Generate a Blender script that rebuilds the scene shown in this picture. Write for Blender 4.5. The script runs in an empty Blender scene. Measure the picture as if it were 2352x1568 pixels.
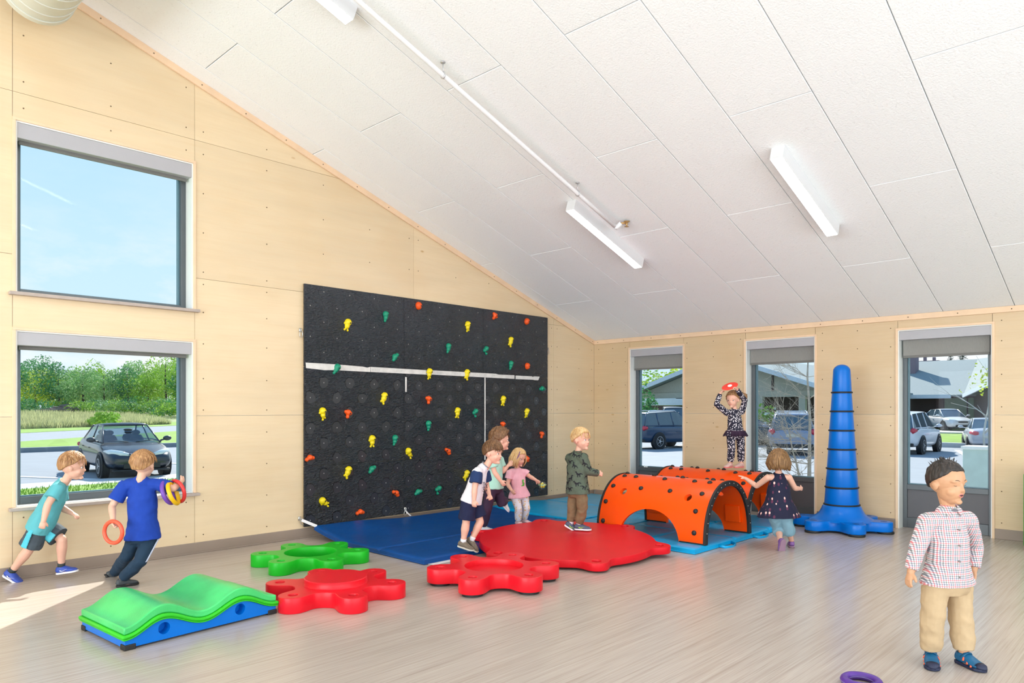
import bpy, bmesh, math, random
from mathutils import Vector, Matrix, noise
random.seed(7)
PI = math.pi
scn = bpy.context.scene
col = scn.collection

# ---------------------------------------------------------------- camera
EYE = Vector((0, 0, 1.278)); FPX = 1631.0; CXP = 1176.0; CYP = 939.26
YAW = math.radians(43.961)
FW = Vector((math.cos(YAW), math.sin(YAW), 0)); RT = Vector((math.sin(YAW), -math.cos(YAW), 0)); UP = Vector((0, 0, 1))
cam = bpy.data.cameras.new('camera'); camo = bpy.data.objects.new('camera', cam); col.objects.link(camo)
camo.location = EYE; camo.rotation_euler = (PI/2, 0, YAW - PI/2)
cam.sensor_width = 36; cam.lens = 36*FPX/2352; cam.shift_y = (CYP-784)/2352; cam.clip_end = 600; cam.clip_start = .05
scn.camera = camo

# ---------------------------------------------------------------- world, sun, lamps, exposure
w = bpy.data.worlds.new('sky'); scn.world = w; w.use_nodes = True
nt = w.node_tree; N = nt.nodes; L = nt.links; N.clear()
tc = N.new('ShaderNodeTexCoord'); sx = N.new('ShaderNodeSeparateXYZ'); L.new(tc.outputs['Generated'], sx.inputs[0])
cr = N.new('ShaderNodeValToRGB'); L.new(sx.outputs['Z'], cr.inputs[0])
e = cr.color_ramp.elements; e[0].position = 0; e[0].color = (.70, .88, 1, 1); e[1].position = .75; e[1].color = (.20, .48, .95, 1)
q = e.new(.18); q.color = (.62, .85, 1, 1); q = e.new(.42); q.color = (.44, .73, 1, 1)
nz = N.new('ShaderNodeTexNoise'); nz.inputs['Scale'].default_value = 3.2; nz.inputs['Detail'].default_value = 9; nz.inputs['Roughness'].default_value = .62
mp = N.new('ShaderNodeMapping'); mp.inputs['Scale'].default_value = (1, 1, 2.6); L.new(tc.outputs['Generated'], mp.inputs[0]); L.new(mp.outputs[0], nz.inputs['Vector'])
c2 = N.new('ShaderNodeValToRGB'); L.new(nz.outputs['Fac'], c2.inputs[0]); c2.color_ramp.elements[0].position = .43; c2.color_ramp.elements[1].position = .58
lo = N.new('ShaderNodeMapRange'); lo.inputs['From Min'].default_value = .10; lo.inputs['From Max'].default_value = .26; lo.inputs['To Min'].default_value = 1; lo.inputs['To Max'].default_value = .12
L.new(sx.outputs['Z'], lo.inputs['Value'])
mu = N.new('ShaderNodeMath'); mu.operation = 'MULTIPLY'; L.new(c2.outputs['Color'], mu.inputs[0]); L.new(lo.outputs[0], mu.inputs[1])
mx = N.new('ShaderNodeMixRGB'); L.new(mu.outputs[0], mx.inputs['Fac']); L.new(cr.outputs[0], mx.inputs[1]); mx.inputs[2].default_value = (.98, .98, 1, 1)
bg = N.new('ShaderNodeBackground'); bg.inputs['Strength'].default_value = 1.0; L.new(mx.outputs[0], bg.inputs['Color'])
wo = N.new('ShaderNodeOutputWorld'); L.new(bg.outputs[0], wo.inputs['Surface'])

sun = bpy.data.lights.new('sun', 'SUN'); sun.energy = 8.0; sun.angle = .009; sun.color = (1, .95, .86)
so = bpy.data.objects.new('sun', sun); col.objects.link(so)
so.rotation_euler = Vector((.557, .557, .616)).to_track_quat('Z', 'Y').to_euler()

def area(name, loc, tgt, sx_, sy_, power, color=(1, 1, 1)):
    l = bpy.data.lights.new(name, 'AREA'); l.shape = 'RECTANGLE'; l.size = sx_; l.size_y = sy_; l.energy = power; l.color = color
    o = bpy.data.objects.new(name, l); col.objects.link(o); o.location = loc
    o.rotation_euler = (Vector(tgt)-Vector(loc)).to_track_quat('-Z', 'Y').to_euler(); return o
# unseen fill lights added at the back and side walls to brighten the hall
area('fill_back', (1.2, -4.25, 1.75), (1.2, 6, 1.9), 10.5, 2.9, 215, (.88, .95, 1))
area('fill_side', (-7.9, 1.0, 1.6), (0, 1.0, 1.6), 9.5, 2.3, 850, (.88, .95, 1))
area('fill_low', (1.2, -4.2, .5), (4.5, 3.0, 3.4), 10.5, .9, 150, (.93, .97, 1))   # added fill, aimed up at the far ceiling
# rows of ceiling lamps over the half of the hall behind the camera
for x_, y_ in ((-2.0, 4.3), (-2.0, 2.3), (-2.0, .3), (-5.5, 3), (-5.5, -1)):
    zc = 2.28+(8.36-abs(x_))/3-.16
    area('ceiling_lamp_light', (x_, y_, zc), (x_, y_, 0), 1.1, .1, 9, (1, .98, .95))

scn.view_settings.view_transform = 'Standard'; scn.view_settings.look = 'None'
scn.view_settings.gamma = 1; scn.view_settings.use_curve_mapping = False
scn.view_settings.exposure = 0.10
cy = scn.cycles
cy.max_bounces = 8; cy.diffuse_bounces = 5; cy.glossy_bounces = 3; cy.transmission_bounces = 5; cy.transparent_max_bounces = 10
cy.sample_clamp_indirect = 4; cy.caustics_reflective = False; cy.caustics_refractive = False; cy.use_denoising = True

# ---------------------------------------------------------------- helpers
def lin(c): return c/12.92 if c <= .04045 else ((c+.055)/1.055)**2.4
def S(r, g, b): return (lin(r/255), lin(g/255), lin(b/255))
def P(u, v, D): return EYE + FW*D + RT*((u-CXP)/FPX*D) - UP*((v-CYP)/FPX*D)
def PD(u, D): p = P(u, CYP, D); return (p.x, p.y)

def mat(name, color, rough=.5, metal=0, nscale=8, namt=.06, bscale=0, bstr=.1, stretch=(1, 1, 1), coat=0, rnd=0, bdist=.004, spec=None, trans=0):
    """procedural principled material: noise modulates the colour, an optional noise bump gives fine relief"""
    m = bpy.data.materials.new(name); m.use_nodes = True; nt = m.node_tree; N = nt.nodes; L = nt.links
    b = N['Principled BSDF']; b.inputs['Roughness'].default_value = rough; b.inputs['Metallic'].default_value = metal
    if coat: b.inputs['Coat Weight'].default_value = coat; b.inputs['Coat Roughness'].default_value = .08
    if spec is not None: b.inputs['Specular IOR Level'].default_value = spec
    if trans: b.inputs['Transmission Weight'].default_value = trans
    tc = N.new('ShaderNodeTexCoord'); mp = N.new('ShaderNodeMapping'); mp.inputs['Scale'].default_value = stretch
    L.new(tc.outputs['Object'], mp.inputs[0])
    nz = N.new('ShaderNodeTexNoise'); nz.inputs['Scale'].default_value = nscale; nz.inputs['Detail'].default_value = 4; L.new(mp.outputs[0], nz.inputs['Vector'])
    mr = N.new('ShaderNodeMapRange'); mr.inputs['From Min'].default_value = .25; mr.inputs['From Max'].default_value = .75
    mr.inputs['To Min'].default_value = 1-namt; mr.inputs['To Max'].default_value = 1+namt; L.new(nz.outputs['Fac'], mr.inputs['Value'])
    hs = N.new('ShaderNodeHueSaturation'); hs.inputs['Color'].default_value = (*color, 1); L.new(mr.outputs[0], hs.inputs['Value'])
    if rnd:
        oi = N.new('ShaderNodeObjectInfo'); r2 = N.new('ShaderNodeMapRange'); r2.inputs['To Min'].default_value = 1-rnd; r2.inputs['To Max'].default_value = 1+rnd
        L.new(oi.outputs['Random'], r2.inputs['Value']); mm = N.new('ShaderNodeMath'); mm.operation = 'MULTIPLY'
        L.new(mr.outputs[0], mm.inputs[0]); L.new(r2.outputs[0], mm.inputs[1]); L.new(mm.outputs[0], hs.inputs['Value'])
    L.new(hs.outputs[0], b.inputs['Base Color'])
    if bscale:
        n2 = N.new('ShaderNodeTexNoise'); n2.inputs['Scale'].default_value = bscale; n2.inputs['Detail'].default_value = 3; L.new(mp.outputs[0], n2.inputs['Vector'])
        bp = N.new('ShaderNodeBump'); bp.inputs['Strength'].default_value = bstr; bp.inputs['Distance'].default_value = bdist
        L.new(n2.outputs['Fac'], bp.inputs['Height']); L.new(bp.outputs[0], b.inputs['Normal'])
    return m
def nodes(m): return m.node_tree.nodes, m.node_tree.links, m.node_tree.nodes['Principled BSDF']
def math_(N, L, op, a, b=None, c=None):
    n = N.new('ShaderNodeMath'); n.operation = op
    for i, v in enumerate((a, b, c)):
        if v is None: continue
        if isinstance(v, (int, float)): n.inputs[i].default_value = v
        else: L.new(v, n.inputs[i])
    return n.outputs[0]
def mix(N, L, f, a, b):
    n = N.new('ShaderNodeMixRGB')
    for i, v in enumerate((f, a, b)):
        if isinstance(v, (int, float)): n.inputs[i].default_value = v
        elif isinstance(v, tuple): n.inputs[i].default_value = (*v, 1)
        else: L.new(v, n.inputs[i])
    return n.outputs[0]
def glassmat(name, tint=(1, 1, 1), ior=1.45, rough=0, alpha=.0, col_=(1, 1, 1)):
    m = bpy.data.materials.new(name); m.use_nodes = True; nt = m.node_tree; N = nt.nodes; L = nt.links; N.clear()
    t = N.new('ShaderNodeBsdfTransparent'); t.inputs[0].default_value = (*tint, 1)
    g = N.new('ShaderNodeBsdfGlossy'); g.inputs['Roughness'].default_value = rough; g.inputs[0].default_value = (*col_, 1)
    f = N.new('ShaderNodeLayerWeight'); f0 = ((ior-1)/(ior+1))**2
    nz = N.new('ShaderNodeTexNoise'); nz.inputs['Scale'].default_value = 3
    r = math_(N, L, 'MULTIPLY', math_(N, L, 'POWER', f.outputs['Facing'], 5), .35); r = math_(N, L, 'ADD', r, math_(N, L, 'MULTIPLY', nz.outputs['Fac'], f0*.12)); a = math_(N, L, 'ADD', r, alpha)
    mx = N.new('ShaderNodeMixShader'); L.new(a, mx.inputs[0]); L.new(t.outputs[0], mx.inputs[1]); L.new(g.outputs[0], mx.inputs[2])
    o = N.new('ShaderNodeOutputMaterial'); L.new(mx.outputs[0], o.inputs[0]); return m

class MB:
    """collects polygons, then links them as one mesh object"""
    def __init__(s): s.v = []; s.f = []
    def add(s, vs, fs):
        o = len(s.v); s.v += [tuple(v) for v in vs]; s.f += [tuple(i+o for i in f) for f in fs]; return s
    def box(s, x0, x1, y0, y1, z0, z1):
        if x0 > x1: x0, x1 = x1, x0
        if y0 > y1: y0, y1 = y1, y0
        return s.add([(x0, y0, z0), (x1, y0, z0), (x1, y1, z0), (x0, y1, z0), (x0, y0, z1), (x1, y0, z1), (x1, y1, z1), (x0, y1, z1)],
                     [(0, 3, 2, 1), (4, 5, 6, 7), (0, 1, 5, 4), (1, 2, 6, 5), (2, 3, 7, 6), (3, 0, 4, 7)])
    def obox(s, c, ax, ay, az):
        c, ax, ay, az = map(Vector, (c, ax, ay, az)); vs = []
        for k in (-1, 1):
            for i, j in ((-1, -1), (1, -1), (1, 1), (-1, 1)): vs.append(c+ax*i+ay*j+az*k)
        return s.add(vs, [(0, 3, 2, 1), (4, 5, 6, 7), (0, 1, 5, 4), (1, 2, 6, 5), (2, 3, 7, 6), (3, 0, 4, 7)])
    def prism(s, pts, h):
        """pts: planar loop of 3d points, h: extrusion vector"""
        n = len(pts); h = Vector(h); a = [Vector(p) for p in pts]; b = [p+h for p in a]
        return s.add(a+b, [tuple(range(n))[::-1], tuple(range(n, 2*n))]+[(i, (i+1) % n, (i+1) % n+n, i+n) for i in range(n)])
    def loft(s, cs, rs, side=None, n=12, cap=True):
        cs = [Vector(c) for c in cs]; m = len(cs); vs = []; prev = None
        for i in range(m):
            t = (cs[min(i+1, m-1)]-cs[max(i-1, 0)]).normalized()
            sd = side[i] if isinstance(side, list) else side
            if sd is None: sd = prev if prev is not None else (Vector((0, 0, 1)).cross(t) if abs(t.z) < .9 else Vector((1, 0, 0)).cross(t))
            sd = Vector(sd); sd = (sd - t*sd.dot(t)).normalized(); nn = t.cross(sd); prev = sd
            a, b = rs[i] if isinstance(rs[i], (tuple, list)) else (rs[i], rs[i])
            for k in range(n):
                th = 2*PI*k/n; vs.append(cs[i]+sd*(a*math.cos(th))+nn*(b*math.sin(th)))
        fs = [(i*n+k, i*n+(k+1) % n, (i+1)*n+(k+1) % n, (i+1)*n+k) for i in range(m-1) for k in range(n)]
        if cap: fs += [tuple(range(n))[::-1], tuple(range((m-1)*n, m*n))]
        return s.add(vs, fs)
    def tube(s, pts, r, n=8):
        rs = r if isinstance(r, list) else [r]*len(pts); return s.loft(pts, rs, None, n)
    def cyl(s, a, b, r, n=16, r2=None): return s.loft([a, b], [r, r if r2 is None else r2], None, n)
    def capsule(s, a, b, ra, rb, n=12):
        a = Vector(a); b = Vector(b); d = (b-a); l = d.length; d = d/l if l > 1e-6 else Vector((0, 0, 1))
        cs = []; rs = []
        for k in range(4): th = PI/2*(1-k/3.0); cs.append(a-d*(ra*math.sin(th)*.98)); rs.append(max(ra*math.cos(th), ra*.08))
        for k in range(4): th = PI/2*(k/3.0); cs.append(b+d*(rb*math.sin(th)*.98)); rs.append(max(rb*math.cos(th), rb*.08))
        return s.loft(cs, rs, None, n)
    def ell(s, c, ax, ay, az, n=16, m=10):
        c, ax, ay, az = map(Vector, (c, ax, ay, az)); vs = [c+az]
        for i in range(1, m):
            th = PI*i/m
            for k in range(n): ph = 2*PI*k/n; vs.append(c+az*math.cos(th)+(ax*math.cos(ph)+ay*math.sin(ph))*math.sin(th))
        vs.append(c-az); fs = [(0, 1+k, 1+(k+1) % n) for k in range(n)]
        for i in range(m-2): fs += [(1+i*n+k, 1+(i+1)*n+k, 1+(i+1)*n+(k+1) % n, 1+i*n+(k+1) % n) for k in range(n)]
        o = 1+(m-2)*n; fs += [(o+k, len(vs)-1, o+(k+1) % n) for k in range(n)]
        return s.add(vs, fs)
    def sph(s, c, r, n=14, m=9): return s.ell(c, (r, 0, 0), (0, r, 0), (0, 0, r), n, m)
    def lathe(s, prof, c=(0, 0, 0), n=32):
        vs = []; cx, cy_, cz = c
        for r, z in prof:
            for k in range(n): th = 2*PI*k/n; vs.append((cx+r*math.cos(th), cy_+r*math.sin(th), cz+z))
        m = len(prof); fs = [(i*n+k, i*n+(k+1) % n, (i+1)*n+(k+1) % n, (i+1)*n+k) for i in range(m-1) for k in range(n)]
        if prof[0][0] > 1e-5: fs.append(tuple(range(n))[::-1])
        if prof[-1][0] > 1e-5: fs.append(tuple(range((m-1)*n, m*n)))
        return s.add(vs, fs)
    def torus(s, c, R, r, ax, ay, n=32, m=10, squash=1):
        c = Vector(c); ax = Vector(ax).normalized(); ay = Vector(ay).normalized(); az = ax.cross(ay); vs = []
        for i in range(n):
            th = 2*PI*i/n; d = ax*math.cos(th)+ay*math.sin(th)
            for k in range(m): ph = 2*PI*k/m; vs.append(c+d*(R+r*math.cos(ph))+az*(r*squash*math.sin(ph)))
        return s.add(vs, [(i*m+k, ((i+1) % n)*m+k, ((i+1) % n)*m+(k+1) % m, i*m+(k+1) % m) for i in range(n) for k in range(m)])
    def mesh(s, name):
        me = bpy.data.meshes.new(name); me.from_pydata(s.v, [], s.f); me.update(); return me
    def build(s, name, m, parent=None, smooth=False, bevel=0, org=None, auto=True):
        """org: the world position of the parent thing, subtracted so that the mesh may be written in world coordinates"""
        if org is not None: s.v = [(a-org[0], b-org[1], c-org[2]) for a, b, c in s.v]
        me = s.mesh(name); return link(name, me, m, parent, smooth, bevel)
def link(name, me, m, parent=None, smooth=False, bevel=0, fixn=True):
    if fixn:
        bm = bmesh.new(); bm.from_mesh(me); bmesh.ops.recalc_face_normals(bm, faces=bm.faces); bm.to_mesh(me); bm.free()
    o = bpy.data.objects.new(name, me); col.objects.link(o)
    if m: me.materials.append(m)
    if parent: o.parent = parent
    if smooth:
        for p in me.polygons: p.use_smooth = True
        if smooth == 'auto':
            bm = bmesh.new(); bm.from_mesh(me)
            for e_ in bm.edges:
                if len(e_.link_faces) == 2 and e_.calc_face_angle(0) > .6: e_.smooth = False
            bm.to_mesh(me); bm.free()
    if bevel:
        b = o.modifiers.new('b', 'BEVEL'); b.width = bevel; b.segments = 2; b.limit_method = 'ANGLE'; b.angle_limit = .6
    return o
def thing(name, label, cat, loc=(0, 0, 0), rz=0, group=None):
    o = bpy.data.objects.new(name, None); col.objects.link(o); o.location = loc; o.rotation_euler = (0, 0, rz)
    o.empty_display_size = .1; return tag(o, label, cat, group)
def tag(o, label=None, cat=None, group=None, kind=None):
    if label: o['label'] = label
    if cat: o['category'] = cat
    if group: o['group'] = group
    if kind: o['kind'] = kind
    return o
def struct(o): o['kind'] = 'structure'; return o
def bake(o, mods):
    """evaluate modifiers into plain mesh data"""
    for f in mods: f(o)
    dg = bpy.context.evaluated_depsgraph_get(); dg.update()
    me = bpy.data.meshes.new_from_object(o.evaluated_get(dg), depsgraph=dg)
    o.modifiers.clear(); old = o.data; o.data = me; bpy.data.meshes.remove(old); return o
def remesh(name, mb, m, parent, vox, it=3, org=None, disp=0, dscale=9, fac=.5, smooth=True):
    o = mb.build(name, m, parent, False, 0, org)
    par = o.parent; o.parent = None
    def f(o):
        r = o.modifiers.new('r', 'REMESH'); r.mode = 'VOXEL'; r.voxel_size = vox; r.adaptivity = 0
        if it: s = o.modifiers.new('s', 'SMOOTH'); s.factor = fac; s.iterations = it
    bake(o, [f]); o.parent = par
    me = o.data
    if not me.materials: me.materials.append(m)
    if disp:
        nn = [v.normal.copy() for v in me.vertices]
        for v, n_ in zip(me.vertices, nn):
            c = v.co; d = noise.noise(Vector((c.x*dscale, c.y*dscale, c.z*dscale*1.7)))+.5*noise.noise(c*dscale*2.7+Vector((3, 1, 7)))
            v.co = c+n_*(d*disp)
    for p in me.polygons: p.use_smooth = True
    return o
def clip(poly, a, b, c):
    """keep the part of a 2d polygon with a*x+b*y<=c"""
    out = []
    for i in range(len(poly)):
        p, q_ = poly[i], poly[(i+1) % len(poly)]; dp = a*p[0]+b*p[1]-c; dq = a*q_[0]+b*q_[1]-c
        if dp <= 0: out.append(p)
        if dp*dq < 0: t = dp/(dp-dq); out.append((p[0]+(q_[0]-p[0])*t, p[1]+(q_[1]-p[1])*t))
    return out
def wn(o):
    m_ = o.modifiers.new('w', 'WEIGHTED_NORMAL'); m_.keep_sharp = True; m_.weight = 100; return o
def curve_solid(name, loops, h, m, parent=None, bev=.006, loc=(0, 0, 0)):
    """flat solid with holes from closed 2d loops"""
    cu = bpy.data.curves.new(name, 'CURVE'); cu.dimensions = '2D'; cu.fill_mode = 'BOTH'; cu.extrude = h/2-bev; cu.bevel_depth = bev; cu.bevel_resolution = 1; cu.offset = -bev
    for lp in loops:
        sp = cu.splines.new('POLY'); sp.points.add(len(lp)-1); sp.use_cyclic_u = True
        for i, (x, y) in enumerate(lp): sp.points[i].co = (x, y, 0, 1)
    o = bpy.data.objects.new(name, cu); col.objects.link(o)
    dg = bpy.context.evaluated_depsgraph_get(); dg.update()
    me = bpy.data.meshes.new_from_object(o.evaluated_get(dg), depsgraph=dg); bpy.data.objects.remove(o)
    me.transform(Matrix.Translation((0, 0, h/2))); me.materials.clear()
    o = link(name, me, m, parent, 'auto'); o.location = loc
    for p_ in me.polygons: p_.use_smooth = abs(p_.normal.z) < .995
    bm = bmesh.new(); bm.from_mesh(me)
    for e_ in bm.edges:
        if len(e_.link_faces) == 2 and (not e_.link_faces[0].smooth) != (not e_.link_faces[1].smooth): e_.smooth = False
    bm.to_mesh(me); bm.free(); return o
def circ(cx, cy_, r, n=32, ccw=True): return [(cx+r*math.cos(2*PI*k/n*(1 if ccw else -1)), cy_+r*math.sin(2*PI*k/n*(1 if ccw else -1))) for k in range(n)]
def dup(o, parent=None):
    c = o.copy(); col.objects.link(c); c.parent = parent
    for ch in [x for x in bpy.data.objects if x.parent == o]: dup(ch, c)
    return c
# ================================================================ materials of the room
def ply_mat(name, base, dark, knot):
    m = mat(name, base, .42, nscale=1.2, namt=.05, stretch=(.9, .9, 7), rnd=.035); N, L, b = nodes(m)
    hs = b.inputs['Base Color'].links[0].from_socket
    tc = N.new('ShaderNodeTexCoord'); mp = N.new('ShaderNodeMapping'); mp.inputs['Scale'].default_value = (.8, .8, 16); L.new(tc.outputs['Object'], mp.inputs[0])
    g = N.new('ShaderNodeTexNoise'); g.inputs['Scale'].default_value = 4; g.inputs['Detail'].default_value = 6; g.inputs['Distortion'].default_value = .6; L.new(mp.outputs[0], g.inputs['Vector'])
    r = N.new('ShaderNodeMapRange'); r.inputs['From Min'].default_value = .45; r.inputs['From Max'].default_value = .8; r.inputs['To Max'].default_value = .35; L.new(g.outputs['Fac'], r.inputs['Value'])
    c1 = mix(N, L, r.outputs[0], hs, dark)
    n2 = N.new('ShaderNodeTexNoise'); n2.inputs['Scale'].default_value = 1.6; n2.inputs['Detail'].default_value = 3; L.new(tc.outputs['Object'], n2.inputs['Vector'])
    r2 = N.new('ShaderNodeMapRange'); r2.inputs['From Min'].default_value = .5; r2.inputs['From Max'].default_value = .75; r2.inputs['To Max'].default_value = .38; L.new(n2.outputs['Fac'], r2.inputs['Value'])
    c2 = mix(N, L, r2.outputs[0], c1, dark)
    v = N.new('ShaderNodeTexVoronoi'); v.inputs['Scale'].default_value = 2.1; mv = N.new('ShaderNodeMapping'); mv.inputs['Scale'].default_value = (.7, .7, 1.5); L.new(tc.outputs['Object'], mv.inputs[0]); L.new(mv.outputs[0], v.inputs['Vector'])
    k = N.new('ShaderNodeMapRange'); k.inputs['From Min'].default_value = .015; k.inputs['From Max'].default_value = .05; k.inputs['To Min'].default_value = .8; k.inputs['To Max'].default_value = 0; L.new(v.outputs['Distance'], k.inputs['Value'])
    L.new(mix(N, L, k.outputs[0], c2, knot), b.inputs['Base Color']); return m
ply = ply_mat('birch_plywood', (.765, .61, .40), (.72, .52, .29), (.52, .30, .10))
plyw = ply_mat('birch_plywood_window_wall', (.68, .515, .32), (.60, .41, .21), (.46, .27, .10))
trimm = mat('pine_trim', (.83, .60, .40), .5, nscale=2, namt=.06, stretch=(3, 3, 3))
basem = mat('vinyl_cove_base', (.30, .235, .19), .45, nscale=3, namt=.05)
screwm = mat('screw_head', (.16, .10, .05), .5)
white = mat('white_painted_metal', (.74, .75, .77), .4, namt=.01)
jambm = mat('white_jamb', (.78, .80, .78), .5, namt=.02)
frame = mat('dark_bronze_aluminium', (.10, .115, .125), .38, metal=.25, namt=.03)
rail = mat('grey_aluminium_panel', (.105, .105, .115), .45, metal=.1, namt=.04)
cass = mat('grey_blind_cassette', (.42, .42, .45), .45, namt=.02)
fabric = mat('grey_blind_fabric', (.27, .27, .255), .9, nscale=40, namt=.12, stretch=(12, 12, .6))
glass = glassmat('window_glass', (.965, .985, .99), 1.45)
sillm = mat('grey_stone_sill', (.44, .37, .33), .5, nscale=20, namt=.08)
# ceiling: wood-wool board, white with fine grey specks
ceilm = mat('white_wood_wool_board', (.91, .935, .95), .9, nscale=2, namt=.012, bscale=75, bstr=.55, bdist=.006, rnd=.012)
N, L, b = nodes(ceilm); src = b.inputs['Base Color'].links[0].from_socket
tc = N.new('ShaderNodeTexCoord'); v = N.new('ShaderNodeTexNoise'); v.inputs['Scale'].default_value = 42; v.inputs['Detail'].default_value = 5; v.inputs['Roughness'].default_value = .75; L.new(tc.outputs['Object'], v.inputs['Vector'])
r = N.new('ShaderNodeMapRange'); r.inputs['From Min'].default_value = .60; r.inputs['From Max'].default_value = .72; r.inputs['To Max'].default_value = .55; L.new(v.outputs['Fac'], r.inputs['Value'])
L.new(mix(N, L, r.outputs[0], src, (.60, .59, .575)), b.inputs['Base Color'])
# floor: vinyl with long streaks
floorm = mat('streaked_vinyl_floor', (.49, .43, .385), .25, nscale=1.5, namt=.04, stretch=(.5, 3, 1)); N, L, b = nodes(floorm); src = b.inputs['Base Color'].links[0].from_socket
tc = N.new('ShaderNodeTexCoord')
for sc_, st, lo_, hi, colr, am in ((3, (.35, 16, 1), .45, .75, (.32, .255, .21), .55), (5, (.5, 34, 1), .5, .72, (.27, .215, .175), .42), (4, (.4, 22, 1), .52, .8, (.60, .54, .49), .5)):
    mp = N.new('ShaderNodeMapping'); mp.inputs['Scale'].default_value = st; mp.inputs['Location'].default_value = (sc_, am*9, 0); L.new(tc.outputs['Object'], mp.inputs[0])
    g = N.new('ShaderNodeTexNoise'); g.inputs['Scale'].default_value = sc_; g.inputs['Detail'].default_value = 5; L.new(mp.outputs[0], g.inputs['Vector'])
    r = N.new('ShaderNodeMapRange'); r.inputs['From Min'].default_value = lo_; r.inputs['From Max'].default_value = hi; r.inputs['To Max'].default_value = am; L.new(g.outputs['Fac'], r.inputs['Value'])
    src = mix(N, L, r.outputs[0], src, colr)
L.new(src, b.inputs['Base Color'])
lampm = bpy.data.materials.new('lamp_diffuser'); lampm.use_nodes = True
N, L, b = nodes(lampm); b.inputs['Base Color'].default_value = (.9, .9, .88, 1); b.inputs['Emission Color'].default_value = (1, .985, .94, 1); b.inputs['Emission Strength'].default_value = 6
nz = N.new('ShaderNodeTexNoise'); nz.inputs['Scale'].default_value = 4; r = N.new('ShaderNodeMapRange'); r.inputs['To Min'].default_value = .45; r.inputs['To Max'].default_value = .5; L.new(nz.outputs['Fac'], r.inputs['Value']); L.new(r.outputs[0], b.inputs['Roughness'])

# ================================================================ room shell
X1, Y1, X0, Y0 = 8.36, 6.384, -8.36, -4.6
ZE = 2.28; SL = 1/3.
def zc(x): return ZE+(X1-abs(x))*SL
WT = .24            # wall thickness behind the boards
struct(MB().box(X0-.3, X1+.26, Y0-.3, Y1+.26, -.12, 0).build('floor', floorm))
# gable wall core with the two window openings, then its plywood boards as children
gx = [X0-.3, 1.25, 2.56, X1+.26]
core = MB()
yb, yf = Y1+.018, Y1+WT
def slopeprism(mb, poly, y0, y1): mb.prism([(x, y0, z) for x, z in poly], (0, y1-y0, 0))
def underroof(poly): return clip(clip(poly, SL, 1, ZE+X1*SL), -SL, 1, ZE+X1*SL)
for r_ in ([(X0-.3, 0), (1.25, 0), (1.25, 5.2), (X0-.3, 5.2)], [(2.56, 0), (X1+.26, 0), (X1+.26, 5.2), (2.56, 5.2)],
           [(1.25, 0), (2.56, 0), (2.56, .545), (1.25, .545)], [(1.25, 1.872), (2.56, 1.872), (2.56, 2.16), (1.25, 2.16)], [(1.25, 3.448), (2.56, 3.448), (2.56, 5.2), (1.25, 5.2)]):
    slopeprism(core, underroof(r_), yb, yf)
wall_g = struct(core.build('wall_left', jambm))
def board(poly, name='plywood_panel'):
    poly = underroof(poly)
    if len(poly) < 3: return
    cx_ = sum(p[0] for p in poly)/len(poly); cz_ = sum(p[1] for p in poly)/len(poly)
    poly = [(x+(.0014 if x < cx_ else -.0014), z+(.0014 if z < cz_ else -.0014)) for x, z in poly]
    mb = MB(); slopeprism(mb, poly, Y1, Y1+.0175); return mb.build(name, ply, wall_g)
cols = [-3.65, -1.21, 1.231, 2.574, 5.015, 7.447, X1]
for i in range(len(cols)-1):
    a, b_ = cols[i], cols[i+1]
    if i == 2:
        rows = [(.095, .545-.008), (1.872+.008, 2.16-.008), (3.448+.008, 3.66), (3.66, 5.1)]
    else: rows = [(.095, 1.22), (1.22, 2.44), (2.44, 3.66), (3.66, 5.1)]
    for z0, z1 in rows: board([(a, z0), (b_, z0), (b_, z1), (a, z1)])
sc = MB()
def screw(mb, x, y, z, ax): mb.cyl((x, y, z), (x+ax[0]*.004, y+ax[1]*.004, z), .0055, 8)
for xs_ in (1.30, 1.90, 2.50, 2.65, 3.25, 3.86, 4.42, 4.95, 5.08, 5.65, 6.2, 6.8, 7.40, 7.52, 8.0, 8.3):
    for zs in (.16, .46, .76, 1.06, 1.27, 1.55, 1.86, 2.14, 2.39, 2.5, 2.85, 3.2, 3.55, 3.75, 4.1):
        if zs > zc(xs_)-.1 or 1.24 < xs_ < 2.6 and (.5 < zs < 1.9 or 2.13 < zs < 3.5): continue
        screw(sc, xs_, Y1+.002, zs, (0, -1))
tag(sc.build('board_screw', screwm, wall_g, True), 'dark screw heads in the plywood', kind='stuff')
# rake trim along the sloping ceiling and the level trim over the window wall
mb = MB(); mb.prism([(0, Y1-.002, zc(0)), (X1, Y1-.002, zc(X1)), (X1, Y1-.002, zc(X1)-.062), (0, Y1-.002, zc(0)-.062)], (0, -.019, 0))
tr = struct(mb.build('trim_1', trimm, None, False, .002))
sc = MB()
for k in range(20):
    x = 8.3-k*.405
    if x > .5: screw(sc, x, Y1-.0195, zc(x)-.032, (0, -1))
tag(sc.build('trim_screw', screwm, tr, True), kind='stuff')
tr = struct(MB().box(X1-.021, X1-.002, Y0, Y1-.021, ZE-.055, ZE+.003).build('trim_2', trimm, None, False, .002))
sc = MB()
for k in range(20): screw(sc, X1-.0195, 6.3-k*.455, ZE-.027, (-1, 0))
tag(sc.build('trim_screw', screwm, tr, True), kind='stuff')
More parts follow.
